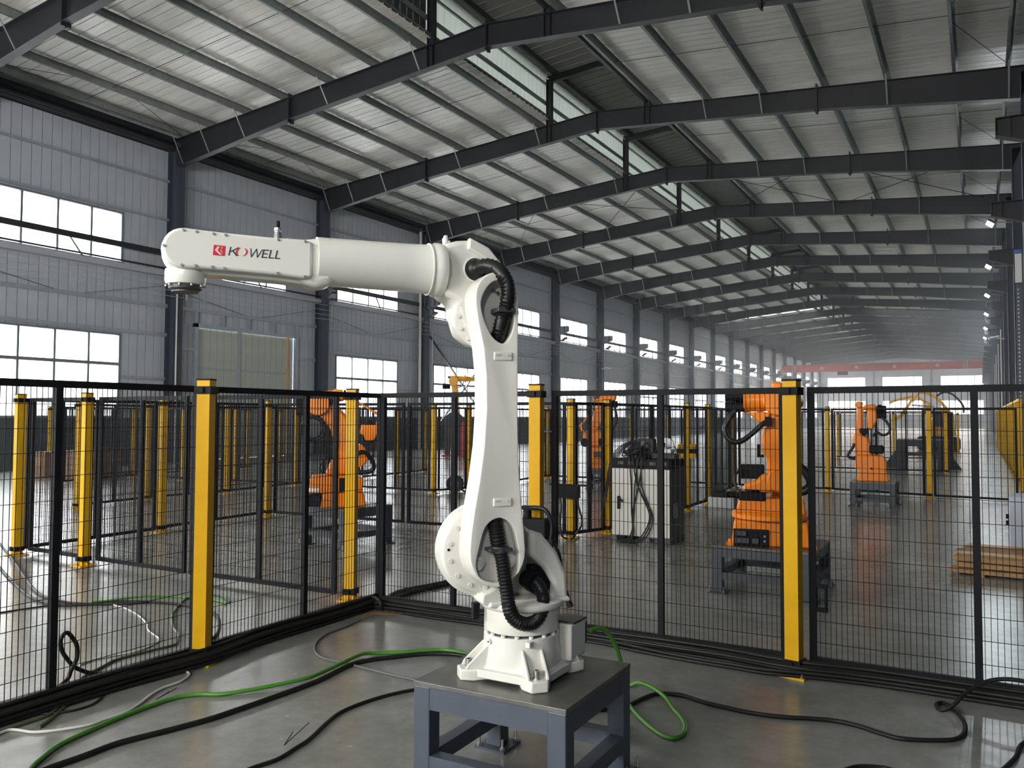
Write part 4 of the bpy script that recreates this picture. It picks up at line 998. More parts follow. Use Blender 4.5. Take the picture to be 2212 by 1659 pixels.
# tall robot on a pedestal near the left wall
T5 = robot('amber robot on a tall dark pedestal, reaching right against the windows', -18.9, 28.4, .83, .55)
obj('base_frame', MB().box(-.62, .45, -.5, .5, 0, .07), 'redpaint', T5, None, .01)
for a, b in ((-.52, -.30), (.02, .28)):
    obj('pedestal_leg', MB().box(a, b, -.3, .3, .07, 1.3), 'dstand', T5, None, .01)
pr(T5, 'pedestal_body', [(-.52, 1.2), (.28, 1.2), (.26, 1.62), (.05, 1.80), (-.30, 1.80), (-.52, 1.62)], -.3, .3, 'dstand')
obj('kick_strip', MB().box(-.26, -.10, -.32, -.25, .07, 1.25), 'yellow', T5)
pr(T5, 'link_arm', [(-.24, 1.62), (-.22, 2.6), (-.26, 3.0), (.0, 3.05), (.06, 2.6), (.10, 1.62)], -.14, .14, 'amber', .04)
disc(T5, 'elbow', -.16, 3.10, .20, -.2, .2, 'amber')
barrel(T5, 'forearm', (-.30, 0, 3.22), (.75, 0, 3.20), .13, .09, 'amber')
for a in (-.08, .32): obj('forearm_band', MB().cyl((a - .035, 0, 3.215), (a + .035, 0, 3.215), .165, 20), 'amber', T5, 40)
obj('tool_flange', MB().cyl((.75, 0, 3.20), (.90, 0, 3.20), .085, 18), 'black', T5, 40)
motors(T5, -.62, -.30, 2.78, 3.0); obj('rear_motor', MB().cyl((-.40, 0, 3.28), (-.28, 0, 3.26), .06, 14), 'dgrey', T5)
hose(T5, 'dress_hose', [(.25, -.12, 3.10), (.22, -.14, 2.95), (.12, -.14, 2.87), (.02, -.12, 2.85)], .022)
rc = thing('gas_cylinder', 'tall red cylinder beside the dark pedestal of the amber robot', 'cylinder', (-18.45, 28.2, 0))
obj('cylinder_body', MB().lathe([(.10, .0), (.12, .02), (.12, 1.25), (.09, 1.35), (.04, 1.40), (.035, 1.45)], 20), 'redpaint', rc, 40)
obj('valve', MB().cyl((0, 0, 1.45), (0, 0, 1.55), .03, 10), 'dgrey', rc)
# yellow boom machine down the hall
bm_ = thing('loader_machine', 'yellow machine with an arched boom rising behind the far fences', 'machine', (-5, 46.5, 0), math.atan2(.10, .99))
pr(bm_, 'boom', [(1.95, 2.30), (2.12, 2.58), (2.35, 2.88), (2.62, 2.86), (3.05, 2.62), (3.38, 2.22), (3.55, 2.05), (3.60, 2.16), (3.25, 2.62), (2.75, 2.97), (2.36, 3.02), (2.10, 2.78)], -.14, .14, 'amber', .02)
pr(bm_, 'stick', [(1.95, 2.62), (2.10, 2.66), (1.50, 1.62), (1.02, 1.45), (.98, 1.58), (1.36, 1.76)], -.10, .10, 'amber', .02)
pr(bm_, 'link_bar', [(.92, 2.34), (1.18, 2.48), (1.80, 2.64), (2.2, 2.70), (2.18, 2.82), (1.75, 2.76), (1.15, 2.58), (.92, 2.5)], -.08, .08, 'amber', .02)
obj('ram', MB().cyl((1.95, -.02, 2.30), (3.0, -.02, 2.22), .045, 12), 'steelbright', bm_)
pr(bm_, 'ram_case', [(2.2, 2.64), (2.3, 2.72), (2.85, 2.38), (2.8, 2.28)], .12, .18, 'amber')
pr(bm_, 'turret', [(2.6, .75), (3.9, .75), (3.85, 1.7), (3.6, 2.15), (3.25, 2.15), (2.75, 1.4)], -.6, .5, 'amber', .04)
pr(bm_, 'cab_frame', [(2.9, 1.2), (3.35, 1.2), (3.3, 1.95), (3.0, 1.95)], .5, .62, 'dgrey', .02)
obj('track', MB().box(2.2, 4.1, -.85, -.45, 0, .7), 'black', bm_, None, .15); obj('track', MB().box(2.2, 4.1, .45, .85, 0, .7), 'black', bm_, None, .15)
hose(bm_, 'boom_hose', [(3.1, -.2, 2.75), (3.45, -.22, 2.95), (3.85, -.22, 2.80), (4.25, -.2, 2.3), (4.3, -.1, 1.9)], .05, 'dgrey')

# ------------------------------------------------------------------ control cabinet and what lies on it
CBX, CBY, CBR = -3.87, 10.42, -.04
cab = thing('control_cabinet', 'light grey control cabinet with dark top and side, cables hanging down its front', 'cabinet', (CBX, CBY, 0), CBR)
obj('carcass', MB().box(-.40, .40, -.24, .28, .09, .975).box(.30, .405, -.245, .28, .0, .09), 'dgrey', cab, None, .006)
obj('top_hood', MB().box(-.405, .405, -.25, .285, .975, 1.095), 'black', cab, None, .01)
dr = obj('door', MB().box(-.405, .30, -.262, -.24, .085, .965), 'cabinet', cab, None, .006)
obj('front_strip', MB().box(.312, .40, -.25, -.238, .09, .965), 'cabinet', cab, None, .003)
hd = obj('door_handle', MB().box(-.32, -.28, -.29, -.262, .43, .60), 'black', dr, None, .006)
obj('handle_lever', MB().beam((-.30, -.295, .575), (-.235, -.30, .535), .03, .02), 'black', dr, None, .004)
for sx in (-1, 1): obj('plinth_foot', MB().box(*sorted((sx * .36, sx * .24)), -.22, .26, 0, .09), 'black', cab)
vt = MB()
for i in range(9): vt.box(.405, .409, -.12, .02, .34 + i * .021, .352 + i * .021)
obj('side_vent', vt, 'cabinet', cab); obj('cover_screw', MB().cyl((.405, -.18, .08), (.41, -.18, .08), .015, 8), 'bolt', cab)
for i in range(5): obj('hood_slot', MB().box(-.32 + i * .15, -.24 + i * .15, -.256, -.249, 1.02, 1.06), 'dgrey', cab)
def on_cab(a, b, z): c, s_ = math.cos(CBR), math.sin(CBR); return (CBX + a * c - b * s_, CBY + a * s_ + b * c, z)
random.seed(11)
for i, (a0, a1, sag, top) in enumerate(((-.15, -.05, -.06, 1.12), (-.10, .10, .08, 1.12), (-.04, .02, .12, 1.11), (-.02, -.12, .04, 1.12), (.02, .06, .1, 1.11), (.04, -.08, -.02, 1.11))):
    pts = [on_cab(a0, -.10, 1.16), on_cab(a0 + .01, -.275, 1.10), on_cab(a0 * .6 + a1 * .4, -.30, .75), on_cab(a1 + sag, -.29, .38), on_cab(a1 + sag * .3, -.32, .12), on_cab(a1 - .1, -.36, .02), on_cab(a1 - .22, -.30, .012)]
    o = obj('control_cable', MB().tube(smooth_path(pts, 6), .009, 8), 'rubber', None, 60); tag(o, 'black cable hanging down the front of the light grey control cabinet', 'cable', 'cables hanging down the cabinet front')
for i in range(14):
    c = on_cab(random.uniform(-.2, .15), random.uniform(-.12, .16), 0); R_ = random.uniform(.08, .17); z0 = 1.11 + random.uniform(0, .05); hgt = random.uniform(.06, .20); ph = random.uniform(0, 6)
    pts = [(c[0] + R_ * math.cos(ph + t * 1.15) * (1 + .2 * math.sin(2 * t)), c[1] + .5 * R_ * math.sin(ph + t * 1.15), z0 + hgt * (.5 + .5 * math.sin(ph + t * 1.7))) for t in range(7)]
    o = obj('coiled_lead', MB().tube(smooth_path(pts, 5), .0075, 7), 'rubber', None, 60); tag(o, 'black lead in the tangled heap on top of the control cabinet', 'cable', 'tangled leads on the cabinet')
for i in range(5):
    pts = [on_cab(-.10, 0, 1.20 + .03 * i), on_cab(-.22, -.04, 1.28 + .01 * i), on_cab(-.34 - .012 * i, -.12, 1.16 + .015 * i), on_cab(-.43 - .012 * i, -.2, .98), on_cab(-.50 - .02 * i, -.22, .6 - .08 * i)]
    o = obj('control_cable', MB().tube(smooth_path(pts, 6), .007, 7), 'rubber', None, 60); tag(o, 'thin black lead falling from the cabinet top past its left side', 'cable', 'leads falling past the cabinet side')
t = thing('teach_pendant', 'black hand control unit standing up in the cable heap on the cabinet', 'controller', on_cab(-.02, .02, 1.10), -.3)
obj('housing', MB().box(-.13, .13, -.05, .05, .06, .26), 'rubber', t, None, .02); obj('screen', MB().box(-.06, .0, -.054, -.05, .17, .22), 'dgrey', t); obj('grip', MB().box(-.16, .15, -.06, .06, .0, .08), 'rubber', t, None, .02)
t = thing('reel', 'pale grey disc reel at the back of the cabinet top', 'reel', on_cab(.22, .12, 1.10), .1)
obj('disc', MB().cyl((0, -.02, .17), (0, .02, .17), .10, 24).box(-.03, .03, -.02, .02, 0, .1), 'wire', t, 40)
t = thing('tray', 'black flat unit with a pale lid on the right of the cabinet top', 'tray', on_cab(.27, -.03, 1.096), .05)
obj('body', MB().box(-.17, .15, -.1, .1, .0, .075), 'rubber', t, None, .01); obj('lid', MB().box(-.07, .10, -.08, .08, .075, .135), 'wire', t, None, .02)
t = thing('control_box', 'small black control box clamped to the yellow post left of the cabinet', 'box', (-4.80, 9.95, .56), .1)
obj('case', MB().box(-.18, .14, -.07, .03, 0, .16), 'black', t, None, .008); obj('bar', MB().box(-.28, .30, -.03, .0, .16, .185), 'black', t)
for a in (-.13, .12):
    o = obj('box_lead', MB().tube(smooth_path([(a, -.03, .01), (a + .02, -.04, -.12), (a + (.07 if a > 0 else .01), -.05, -.32), (a * .7, -.06, -.5), (a * .2, -.02, -.545)], 6), .014, 8), 'rubber', t, 60)

# ------------------------------------------------------------------ floor things
t = thing('foam_box', 'white foam box on the floor behind the orange robot stand, black parts on top', 'box', (-4.05, 14.75, 0), .05)
obj('box', MB().box(-.24, .22, -.15, .15, 0, .21), 'foam', t, None, .012)
t = thing('motor_part', 'black lump of parts lying in the white foam box', 'part', (-4.05, 14.75, .21), .05)
obj('lump', MB().box(-.20, .10, -.12, .1, 0, .10).box(-.12, .0, -.08, .08, .1, .21).cyl((.05, 0, .05), (.28, 0, .04), .06, 12), 'rubber', t, None, .012)
t = thing('cardboard_box', 'open cardboard box with a raised flap beside the white foam box', 'box', (-3.62, 14.9, 0), .2)
obj('box', MB().box(-.18, .2, -.15, .15, 0, .2), 'card', t, None, .004); obj('flap', MB().beam((.2, 0, .2), (-.1, 0, .34), .3, .006), 'card', t)
for i, (x, y, w_, h_, lb) in enumerate(((-20.35, 13.2, 1.25, .72, 'wide brown carton on the floor below the left windows'), (-21.7, 12.9, .7, .66, 'darker brown carton left of the wide carton below the left windows'))):
    t = thing('carton', lb, 'box', (x, y, 0), .1)
    obj('box', MB().box(-w_ / 2, w_ / 2, -.4, .4, 0, h_), 'card', t, None, .01); obj('tape', MB().box(-w_ / 2, w_ / 2, -.03, .03, h_, h_ + .002), 'wood', t)
t = thing('cable_drum', 'black cable drum standing on edge in the cell behind the white robot', 'drum', (-9.93, 14.85, 0), .3)
obj('side_disc', MB().lathe([(.06, -.07), (.18, -.07), (.185, -.05), (.18, -.04)], 28, (0, 0, .185), (0, 1, 0)), 'rubber', t, 40); obj('side_disc', MB().lathe([(.18, .04), (.185, .05), (.18, .07), (.06, .07)], 28, (0, 0, .185), (0, 1, 0)), 'rubber', t, 40)
obj('hub', MB().cyl((0, -.075, .185), (0, .075, .185), .10, 20), 'dgrey', t, 40); obj('drum_leg', MB().beam((.1, 0, .1), (.24, 0, .0), .08, .02), 'black', t)
t = thing('valve_block', 'black valve block with hoses strapped to the yellow post behind the white robot', 'valve', (-2.86, 5.34, .70), .1)
obj('block', MB().box(-.09, .10, -.05, .06, .06, .20).box(-.02, .16, -.05, .04, .0, .06), 'black', t, None, .01); obj('top_knob', MB().cyl((-.06, 0, .20), (-.06, 0, .27), .03, 12).box(-.10, .06, -.02, .02, .26, .29), 'black', t, 40)
obj('block_hose', MB().tube(smooth_path([(.14, -.02, .03), (.19, -.02, -.06), (.20, -.02, -.18), (.24, -.01, -.32), (.28, 0, -.42)], 6), .024, 8), 'hose', t, 60)
obj('block_hose', MB().tube(smooth_path([(-.02, -.02, .28), (.09, -.03, .27), (.14, -.02, .17), (.13, -.02, .05)], 6), .016, 8), 'hose', t, 60)
# timber pile at the right
t = thing('timber_pile', 'stack of dark planks with amber strips on the floor at the right picture edge', 'planks', (.62, 10.35, 0), -.10)
for j in range(3):
    n = 5
    for i in range(n):
        z0 = .02 + j * .062
        obj('plank', MB().box(-.88 + .02 * ((i * 7 + j * 3) % 4), .95, -.55 + i * .22, -.55 + i * .22 + .20, z0, z0 + .05), 'wood2' if (i + j) % 3 == 0 and j else 'wood', t, None, .004)
for a in (-.6, .5): obj('skid', MB().box(a - .05, a + .05, -.6, .6, 0, .02), 'wood', t)
t = thing('floor_box', 'pale blue grey steel box cut by the right picture edge above the planks', 'box', (.66, 11.9, 0), -.05)
obj('case', MB().box(-.36, .4, -.28, .3, .02, .70), 'boxgrey', t, None, .01)
for z in (.36, .44): obj('side_knob', MB().cyl((-.36, -.1, z), (-.40, -.1, z), .03, 12), 'black', t)
obj('base_skid', MB().box(-.3, .3, -.2, .2, 0, .02), 'black', t)
t = thing('floor_stop', 'small black handle shaped stop lying beside the largest yellow post', 'stop', (-1.2, 7.4, 0), 0)
obj('frame', MB().box(-.05, .05, -.03, .03, 0, .03).box(-.05, -.03, -.03, .03, .03, .2).box(.03, .05, -.03, .03, .03, .2).box(-.05, .05, -.03, .03, .2, .23), 'black', t, None, .006)

# ------------------------------------------------------------------ cables on the floor
def fl_path(p, r, lift=()): return [Vector((a[0], a[1], r + (lift[i] if i < len(lift) else 0))) for i, a in enumerate(p)]
def cable(name, label, pts, r, m, cat='cable', group=None, lift=(), sub=6, z=None):
    P = [Vector((p[0], p[1], p[2] if len(p) > 2 else r + (lift[i] if i < len(lift) else 0) + (z or 0))) for i, p in enumerate(pts)]
    return tag(obj(name, MB().tube(smooth_path(P, sub), r, 8), m, None, 60), label, cat, group)
cable('green_cable', 'long green cable curving across the near floor to the stand, at left', [[-3.72,2.1],[-3.85,2.24],[-3.91,2.32],[-3.99,2.45],[-4.03,2.6],[-4.06,2.75],[-4.08,2.9],[-4.09,3.06],[-4.08,3.2],[-4.01,3.31],[-3.87,3.41],[-3.66,3.75],[-3.64,3.93],[-3.67,4.19],[-3.68,4.39],[-3.63,4.5],[-3.5,4.61],[-3.38,4.73],[-3.28,4.8],[-3.12,4.79],[-2.93,4.72],[-2.6,4.6]], .0125, 'green', lift=[0]*11+[.015]*4)
cable('black_cable', 'thick black cable running beside the long green cable on the near floor', [[-3.76,2.1],[-3.77,2.28],[-3.76,2.43],[-3.76,2.61],[-3.71,2.78],[-3.66,2.95],[-3.62,3.15],[-3.58,3.66],[-3.58,3.87],[-3.62,4.18],[-3.58,4.33],[-3.49,4.46],[-3.33,4.65],[-3.12,4.74],[-2.92,4.66],[-2.6,4.55]], .015, 'rubber')
gl = cable('grey_cable', 'dark grey cable looping on the floor behind the stand, frayed copper end', [[-4.36,5.17],[-4.32,4.93],[-4.3,4.7],[-4.2,4.49],[-4.04,4.31],[-3.89,4.23],[-3.7,4.22],[-3.48,4.2],[-3.27,4.18],[-3.04,4.17],[-2.8,4.1]], .008, 'greycab', lift=[0]*4+[.0]*2)
for k in range(3):
    obj('copper_end', MB().tube(smooth_path([(-4.36, 5.17, .01), (-4.40 + .03 * k, 5.28, .03), (-4.38 + .07 * k, 5.40, .02), (-4.34 + .08 * k, 5.50 + .02 * k, .01)], 5), .003, 6), 'copper', gl)
cable('black_cable', 'thin black cable crossing the bare floor left of the stand', [[-2.99,2.6],[-2.97,2.76],[-2.94,2.89],[-2.96,3.03],[-2.98,3.14],[-3.06,3.36],[-3.1,3.52],[-3.09,3.7],[-3.04,3.89],[-2.95,4.05],[-2.8,4.2]], .010, 'rubber')
cable('white_cable', 'pale grey cable bending out from under the left fence onto the near floor', [[-4.36,2.3],[-4.42,2.45],[-4.28,2.5],[-4.2,2.58],[-4.13,2.7],[-4.13,2.8],[-4.13,2.92],[-4.18,3.04],[-4.26,3.18],[-4.3,3.29],[-4.31,3.42],[-4.38,3.54],[-4.48,3.57],[-4.57,3.55],[-4.6,3.48],[-4.6,3.4]], .008, 'whitecab', lift=[0.0]*3)
cable('dark_cable', 'thin dark cable loop poking out under the left fence at lower left', [[-4.71,3.11],[-4.55,3.05],[-4.46,2.99],[-4.4,2.89],[-4.41,2.78],[-4.48,2.69],[-4.57,2.64],[-4.56,2.51]], .007, 'rubber')
cable('olive_cable', 'olive green cable winding under the left fence and looping behind the near post', [[-4.43,2.36],[-4.44,2.54],[-4.45,2.67],[-4.53,2.79],[-4.65,2.92],[-4.82,3.06],[-4.92,3.19],[-5.0,3.36],[-5.06,3.5],[-5.05,3.77],[-5.03,3.92],[-5.1,4.01],[-5.26,4.14],[-5.47,4.26],[-5.79,4.5],[-6.06,4.78],[-6.22,5.01],[-6.15,5.19],[-6.0,5.19],[-5.77,5.08]], .009, 'olive')
cable('olive_cable', 'short dark olive cable beside the winding olive cable at lower left', [[-4.32,2.55],[-4.39,2.66],[-4.52,2.82],[-4.64,2.95],[-4.78,3.05],[-4.87,3.2],[-4.88,3.3]], .009, 'olive')
cable('black_cable', 'black cable sweeping in from the left behind the fence, outer one of two', [[-10.86,5.85],[-9.61,5.31],[-8.37,4.76],[-7.56,4.42],[-7.14,4.33],[-6.77,4.36],[-6.66,4.49],[-6.53,4.62],[-6.33,4.71],[-6.1,4.77],[-5.92,4.77],[-5.66,4.75],[-5.4,4.63],[-5.15,4.43],[-4.96,4.23],[-4.85,4.04]], .012, 'rubber')
cable('black_cable', 'black cable sweeping in from the left behind the fence, inner one of two', [[-9.67,5.15],[-8.97,4.86],[-8.31,4.6],[-7.49,4.3],[-7.08,4.22],[-6.9,4.24],[-6.79,4.32],[-6.66,4.43],[-6.5,4.55],[-6.36,4.68]], .012, 'rubber')
cable('green_cable', 'green cable loop on the floor behind the near left yellow post', [[-6.72,4.40],[-6.62,4.55],[-6.52,4.76],[-6.35,4.96],[-6.2,5.0],[-6.04,5.05],[-5.79,5.03],[-5.70,4.96]], .009, 'green', lift=[.02]*3)
cable('white_cable', 'thin pale cable wriggling on the floor behind the left mesh fence', [[-6.73,4.62],[-6.58,4.50],[-6.35,4.46],[-6.06,4.37],[-5.75,4.23],[-5.55,4.1],[-5.28,3.99],[-5.19,3.9],[-5.13,3.71],[-5.17,3.56],[-5.2,3.44],[-5.17,3.31]], .006, 'whitecab')
cable('black_cable', 'thin black lead end lying at the far left behind the fence', [[-7.1,3.84],[-7.06,4.0],[-7.0,4.18],[-6.9,4.2]], .006, 'rubber')
cable('black_cable', 'black cable standing up in a tall loop just behind the left fence', [[-4.72,2.80,.014],[-4.74,2.95,.07],[-4.74,2.98,.12],[-4.745,3.02,.19],[-4.75,3.02,.26],[-4.755,2.99,.32],[-4.76,2.96,.35],[-4.765,2.93,.32],[-4.77,2.94,.25],[-4.775,2.99,.17],[-4.78,3.05,.11],[-4.78,3.16,.05],[-4.78,3.28,.03],[-4.78,3.41,.014],[-4.76,3.6,.014]], .013, 'rubber')
cable('black_cable', 'black cable snaking over the floor right of the stand, hooking back to the right fence', [[-1.95,4.2],[-1.79,4.35],[-1.76,4.43],[-1.74,4.53],[-1.71,4.64],[-1.67,4.7],[-1.61,4.72],[-1.54,4.73],[-1.4,4.68],[-1.27,4.66],[-1.15,4.65],[-1.03,4.66],[-.92,4.69],[-.82,4.73],[-.7,4.76],[-.58,4.74],[-.47,4.69],[-.38,4.67],[-.25,4.72],[-.14,4.8],[-.1,4.92],[-.1,5.07],[-.13,5.2],[-.17,5.3],[-.21,5.37],[-.24,5.34],[-.24,5.28],[-.21,5.24],[-.15,5.26,.05],[-.1,5.32,.10],[-.03,5.38,.14],[.03,5.42,.165],[.12,5.44,.18],[.25,5.45,.17],[.5,5.44,.12],[.9,5.42,.10]], .012, 'rubber')
cable('green_cable', 'green cable loop lying on the floor right of the foreground stand', [[-2.05,4.70],[-1.89,4.74],[-1.82,4.73],[-1.72,4.69],[-1.61,4.6],[-1.52,4.49],[-1.44,4.38],[-1.39,4.29],[-1.36,4.18],[-1.37,4.11],[-1.4,4.08],[-1.47,4.11],[-1.58,4.21],[-1.68,4.32],[-1.75,4.41],[-1.9,4.6]], .012, 'green', lift=[.0,.0,.03,.03,.02])
cable('green_cable', 'green cable hanging from the connector box on the white robot base', [[-1.585,3.50,.66],[-1.56,3.58,.655],[-1.535,3.66,.58],[-1.52,3.72,.45],[-1.53,3.78,.25],[-1.58,3.95,.03],[-1.7,4.15,.012]], .011, 'green')
cable('black_cable', 'black cable end slanting through the bottom right picture corner', [[-.05,4.1],[.05,4.46],[.12,4.7],[.16,4.92],[.30,5.2]], .010, 'rubber')
cable('black_cable', 'short arch of black cable at the bottom picture edge, right side', [[-.62,4.05],[-.57,4.14],[-.52,4.21],[-.42,4.25],[-.36,4.22],[-.30,4.1]], .010, 'rubber')
for p, q, r_, lb in (((-4.13, 3.11, .02), (-4.08, 3.16, .06), (-4.17, 3.28, .03), 'black cable tie with cut tails on the green cable'), ((-3.03, 3.02, .012), (-3.01, 3.06, .07), (-2.97, 3.13, .10), 'black cable tie tail standing up on the thin black cable')):
    t = thing('cable_tie', lb, 'cable tie', p)
    for e in (q, r_): obj('tail', MB().beam((0, 0, 0), tuple(b - a for a, b in zip(p, e)), .005, .003), 'black', t)
# black bundles along the foot of both fences
random.seed(3)
NA = 10
for i in range(NA):
    pts = []; n = 17; ph = random.uniform(0, 6)
    for j in range(n):
        y = 1.9 + j * 3.65 / (n - 1)
        near = math.exp(-((y - 3.75) / .35) ** 2)                       # the bundle passes in front of the post foot
        x = -4.565 + .030 * (i % 3) + .085 * near + .006 * math.sin(ph + j * .9)
        z = .016 + .026 * (i // 3) + .012 * near + .004 * math.sin(ph * 2 + j)
        pts.append((x, y, z))
    pts += [(-4.52 + .012 * i, 5.58 - .012 * i, .02 + .008 * i), (-4.40, 5.60 - .014 * i, .02 + .008 * (i % 4))]
    cable('black_cable', 'black cable in the bundle along the foot of the left fence', pts, .0135, 'rubber', group='cables along the left fence foot', sub=3)
NB = 14
for i in range(NB):
    pts = []; n = 24; ph = random.uniform(0, 6)
    for j in range(n):
        x = -4.5 + j * 5.4 / (n - 1)
        near = math.exp(-((x + 1.06) / .30) ** 2)
        y = 5.60 - .030 * (i % 4) - .10 * near - (.10 * max(0, math.sin((x + 2.35) * 2.2)) if i in (3, 7) and -2.4 < x < -1.2 else 0) + .010 * math.sin(ph + j * .8)
        z = .014 + .023 * (i // 4) + .012 * near + .003 * math.sin(ph + j)
        pts.append((x, y, z))
    cable('black_cable', 'black cable in the bundle along the foot of the right hand fence', pts, .0125, 'rubber', group='cables along the right fence foot', sub=3)
for i in range(4):
    cable('black_cable', 'black cable leading away from the fence corner to the far cell', [(-4.55, 5.55 - .02 * i, .015), (-4.66 + .03 * i, 5.85, .015 + .012 * (i % 2)), (-4.74 + .05 * i, 6.2, .015), (-4.63 + .04 * i, 6.7, .015), (-4.6 + .05 * i, 7.3, .015), (-4.5 + .05 * i, 8.2, .015)], .014, 'rubber', group='cables leaving the fence corner', sub=5)

# ------------------------------------------------------------------ hall fittings
for i in range(6):
    y = yk(2 + i); z = (8.6, 8.26, 7.97, 7.83, 7.70, 7.68)[i]
    t = thing('floodlight', 'lit white floodlight on the right columns, %s from the viewer' % ('nearest' if i == 0 else ORD[i]), 'lamp', (.42, y - .25, z), 0, 'lit floodlights on the right columns')
    Rm = Matrix.Rotation(math.radians(35), 4, 'Y') @ Matrix.Rotation(math.radians(-30), 4, 'X')
    obj('housing', MB().box(-.14, .14, -.13, .13, -.0, .08, Rm), 'dgrey', t, None, .01); obj('lens', MB().box(-.12, .12, -.11, .11, -.012, -.004, Rm), 'lamp', t)
    obj('bracket', MB().beam((.05, .1, .08), (.70, .15, .02), .05, .03), 'galv', t)
for k in range(1, 10):
    t = thing('floodlight', 'unlit floodlight hanging under the bracket of the %s left column' % ORD[k], 'lamp', (-23.85, yk(k) - .28, 6.75), 0, 'unlit floodlights on the left columns')
    Rm = Matrix.Rotation(math.radians(-30), 4, 'Y')
    obj('housing', MB().box(-.2, .2, -.16, .16, 0, .08, Rm), 'black', t, None, .01); obj('lens', MB().box(-.17, .17, -.13, .13, -.008, -.001, Rm), 'dgrey', t)
    obj('bracket', MB().beam((-.55, .2, .5), (0, .1, .06), .04, .03), 'galv', t)
for i, z in enumerate((6.40, 6.18, 5.98, 5.78)):
    w_ = MB(); w_.beam((-24.28, YB + .2, z), (-24.28, YE - .2, z), .018)
    tag(obj('overhead_wire', w_, 'wire'), '%s of four bare wires strung along the left columns' % ('topmost', 'second', 'third', 'lowest')[i], 'wire', 'bare wires along the left columns')
me = MB().box(-.02, .02, -.02, .02, -.4, .36)
for z in (-.32, -.12, .08, .30): me.cyl((-.05, 0, z), (.06, 0, z), .03, 8)
me = me.mesh('insulator', M['wire'])
for k in range(-2, 12):
    f = 'insulator_bracket'
    o = link(f, me, None, (-24.31, yk(k) + .24, 6.1)); o['kind'] = 'structure'; o['label'] = 'bracket with insulators holding the bare wires'
for k, off, z1, x in ((0, -.10, 5.9, -24.38), (2, .36, 5.6, -24.38), (4, .36, 5.6, -24.38), (6, .36, 5.6, -24.38), (8, .36, 5.6, -24.38)):
    tag(obj('conduit_pipe', MB().cyl((x, yk(k) + off, 0), (x, yk(k) + off, z1), .03, 10), 'pvc', None, 40), 'white conduit pipe running up the %s left column' % ('first', '', 'third', '', 'fifth', '', 'seventh', '', 'ninth')[k], 'pipe', 'white conduits on left columns')
dp = thing('downpipe', 'cream rain downpipe with joints beside the third left column', 'pipe', (-24.6, yk(2) - .42, 0))
obj('pipe', MB().cyl((0, 0, 0), (0, 0, 11.2), .075, 14), 'pvc', dp, 40)
for z in (2.8, 5.2, 8.0, 10.4): obj('pipe_joint', MB().cyl((0, 0, z), (0, 0, z + .12), .088, 14), 'pvc', dp, 40)
# tie rods and cross braces of the left wall and the roof
tr_ = MB()
for k in range(-2, 12): 
    tr_.beam((-24.75, yk(k) + .3, 6.05), (-24.75, yk(k) + 3.2, 5.55), .014); tr_.beam((-24.75, yk(k) + 4.2, 5.55), (-24.75, yk(k + 1) - .3, 6.2), .014)
    tr_.beam((-24.2, yk(k) + .2, ztop(-24.2) + .02), (-22.87, yk(k) + 3.2, ztop(-22.87) + .1), .012); tr_.beam((-22.87, yk(k) + 4.2, ztop(-22.87) + .1), (-24.2, yk(k + 1) - .2, ztop(-24.2) + .02), .012)
    tr_.beam((.85, yk(k) + .2, ztop(.85) + .02), (-.45, yk(k) + 3.2, ztop(-.45) + .1), .012); tr_.beam((-.45, yk(k) + 4.2, ztop(-.45) + .1), (.85, yk(k + 1) - .2, ztop(.85) + .02), .012)
o = obj('trim_1', tr_, 'steel'); struct(o, 'thin tie rods of wall and roof')
xb = MB(); a, b = yk(2), yk(3)
xb.beam((-24.62, a + .2, 6.0), (-24.62, b - .2, .4), .10, .06); xb.beam((-24.58, a + .2, .4), (-24.58, b - .2, 6.0), .10, .06)
for x0, x1 in ((-23.5, -18), (-18, -12.6), (-10.8, -5.5), (-5.5, .3)):
    z0, z1 = ztop(x0) - .12, ztop(x1) - .12
    xb.beam((x0, a + .1, z0), (x1, b - .1, z1), .022); xb.beam((x0, b - .1, z0 - .03), (x1, a + .1, z1 - .03), .022)
struct(obj('trim_2', xb, 'steel'), 'diagonal cross braces of the third bay')
# red travelling crane
cr = thing('overhead_crane', 'red overhead crane girder spanning the far end of the hall', 'crane', (0, 117.5, 0))
obj('girder', MB().box(-23.9, .55, -.35, .35, 7.85, 8.85), 'red', cr, None, .03)
for x in (-22.2, -1.4): obj('girder_strap', MB().box(x - .3, x - .12, -.38, -.35, 7.85, 8.85).box(x + .05, x + .2, -.38, -.35, 7.85, 8.85), 'wire', cr)
for x in (-18.6, -14.2, -9.6, -4.6):
    s5 = [(x + (.32 if i % 2 == 0 else .18) * math.sin(PI * i / 5), 8.36 + (.32 if i % 2 == 0 else .18) * math.cos(PI * i / 5)) for i in range(10)]
    obj('girder_emblem', MB().prism(s5, -.37, -.35, 'xz'), 'pvc', cr)
obj('end_carriage', MB().box(-24.2, -23.6, -1.6, 1.6, 7.70, 8.1), 'red', cr); obj('end_carriage', MB().box(.3, .9, -1.6, 1.6, 7.70, 8.1), 'red', cr)
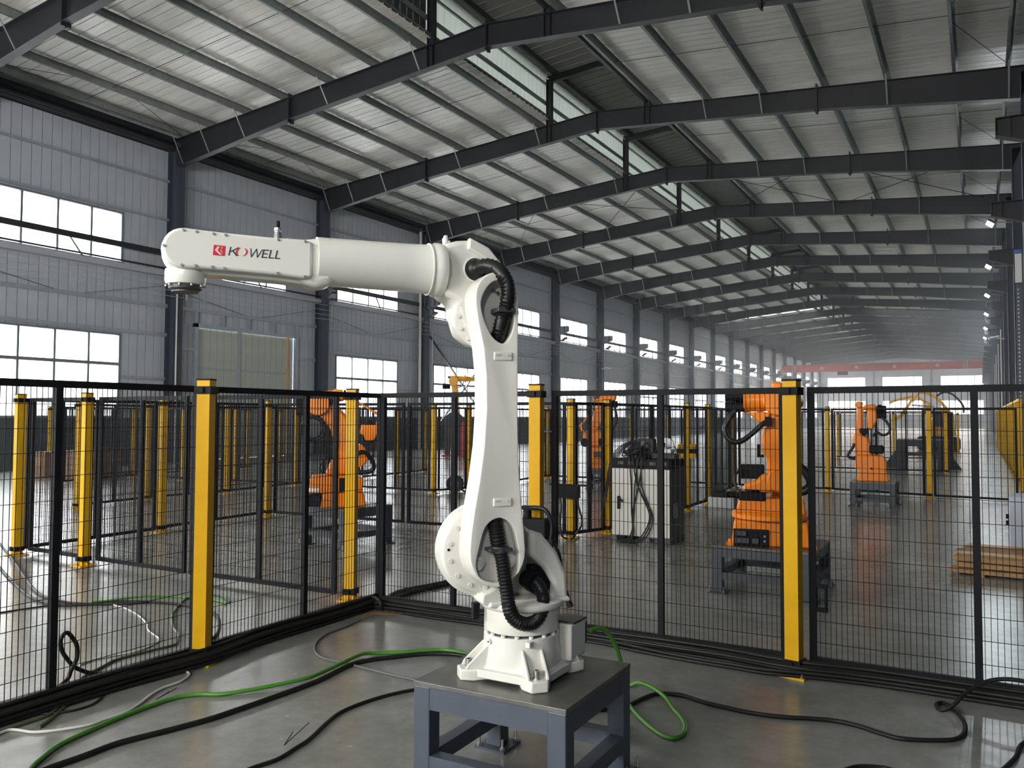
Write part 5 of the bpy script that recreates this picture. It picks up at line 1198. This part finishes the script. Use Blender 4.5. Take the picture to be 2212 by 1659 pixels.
obj('hoist', MB().box(-16.6, -15.3, -.3, .5, 7.35, 7.85), 'dgrey', cr, None, .05)
for x, nm in ((-24.0, 'left'), (.62, 'right')):
    tag(obj('runway_beam', MB().box(x - .12, x + .12, yk(9), YE - .2, 7.68, 7.70), 'column'), 'crane rail resting on the far brackets of the %s columns' % nm, 'rail')
# fittings at the right edge
t = thing('cable_tray', 'perforated blue grey cable tray running up the right column', 'tray', (.98, yk(1) - .25, 0))
obj('tray', MB().box(-.08, .08, -.03, .0, .4, 5.3), 'stand', t); 
hl = MB()
for i in range(44): hl.box(-.035, .0, -.033, -.03, .5 + i * .108, .55 + i * .108)
o = obj('tray_slots', hl, 'wire', t); o['kind'] = 'stuff'
t = thing('wall_unit', 'tall white unit with a blue top, fixed above the cable tray', 'box', (.98, yk(1) - .27, 5.35))
obj('case', MB().box(-.08, .08, -.08, .02, 0, .80), 'pvc', t, None, .01); obj('cover', MB().box(-.085, .085, -.085, .025, .80, .92), 'blue', t, None, .02)
for x, y, z, lb in ((.95, 48.6, 5.7, 'white security camera on the right column line'), (-24.2, 41.2, 4.95, 'small white security camera by the fourth left column'), (-24.2, 56.0, 5.2, 'small white security camera on a distant left column')):
    t = thing('security_camera', lb, 'camera', (x, y, z), 0 if x > 0 else PI)
    obj('body', MB().cyl((-.5, -.1, .02), (-.05, .05, .12), .07, 12), 'pvc', t, 40); obj('mount', MB().beam((-.15, 0, .05), (.2, 0, .0), .06, .06), 'pvc', t)
for i in range(4):
    x, y = 1.06, 52 + i * 7.4
    tag(obj('conduit_pipe', MB().cyl((x, y, 0), (x, y, 6.5 - .2 * i), .035, 8), 'pvc', None, 40), 'pale conduit on the right columns, %s from the viewer' % ORD[i], 'pipe', 'conduits on the right columns')
t = thing('bottle_holder', 'small blue holder on the yellow post left of the cabinet', 'holder', (-9.6, 19.0, 1.22)); obj('cup', MB().cyl((0, 0, 0), (0, 0, .17), .09, 12), 'blue', t, 40); obj('stay', MB().box(-.5, .0, -.02, .02, .02, .06), 'blue', t)
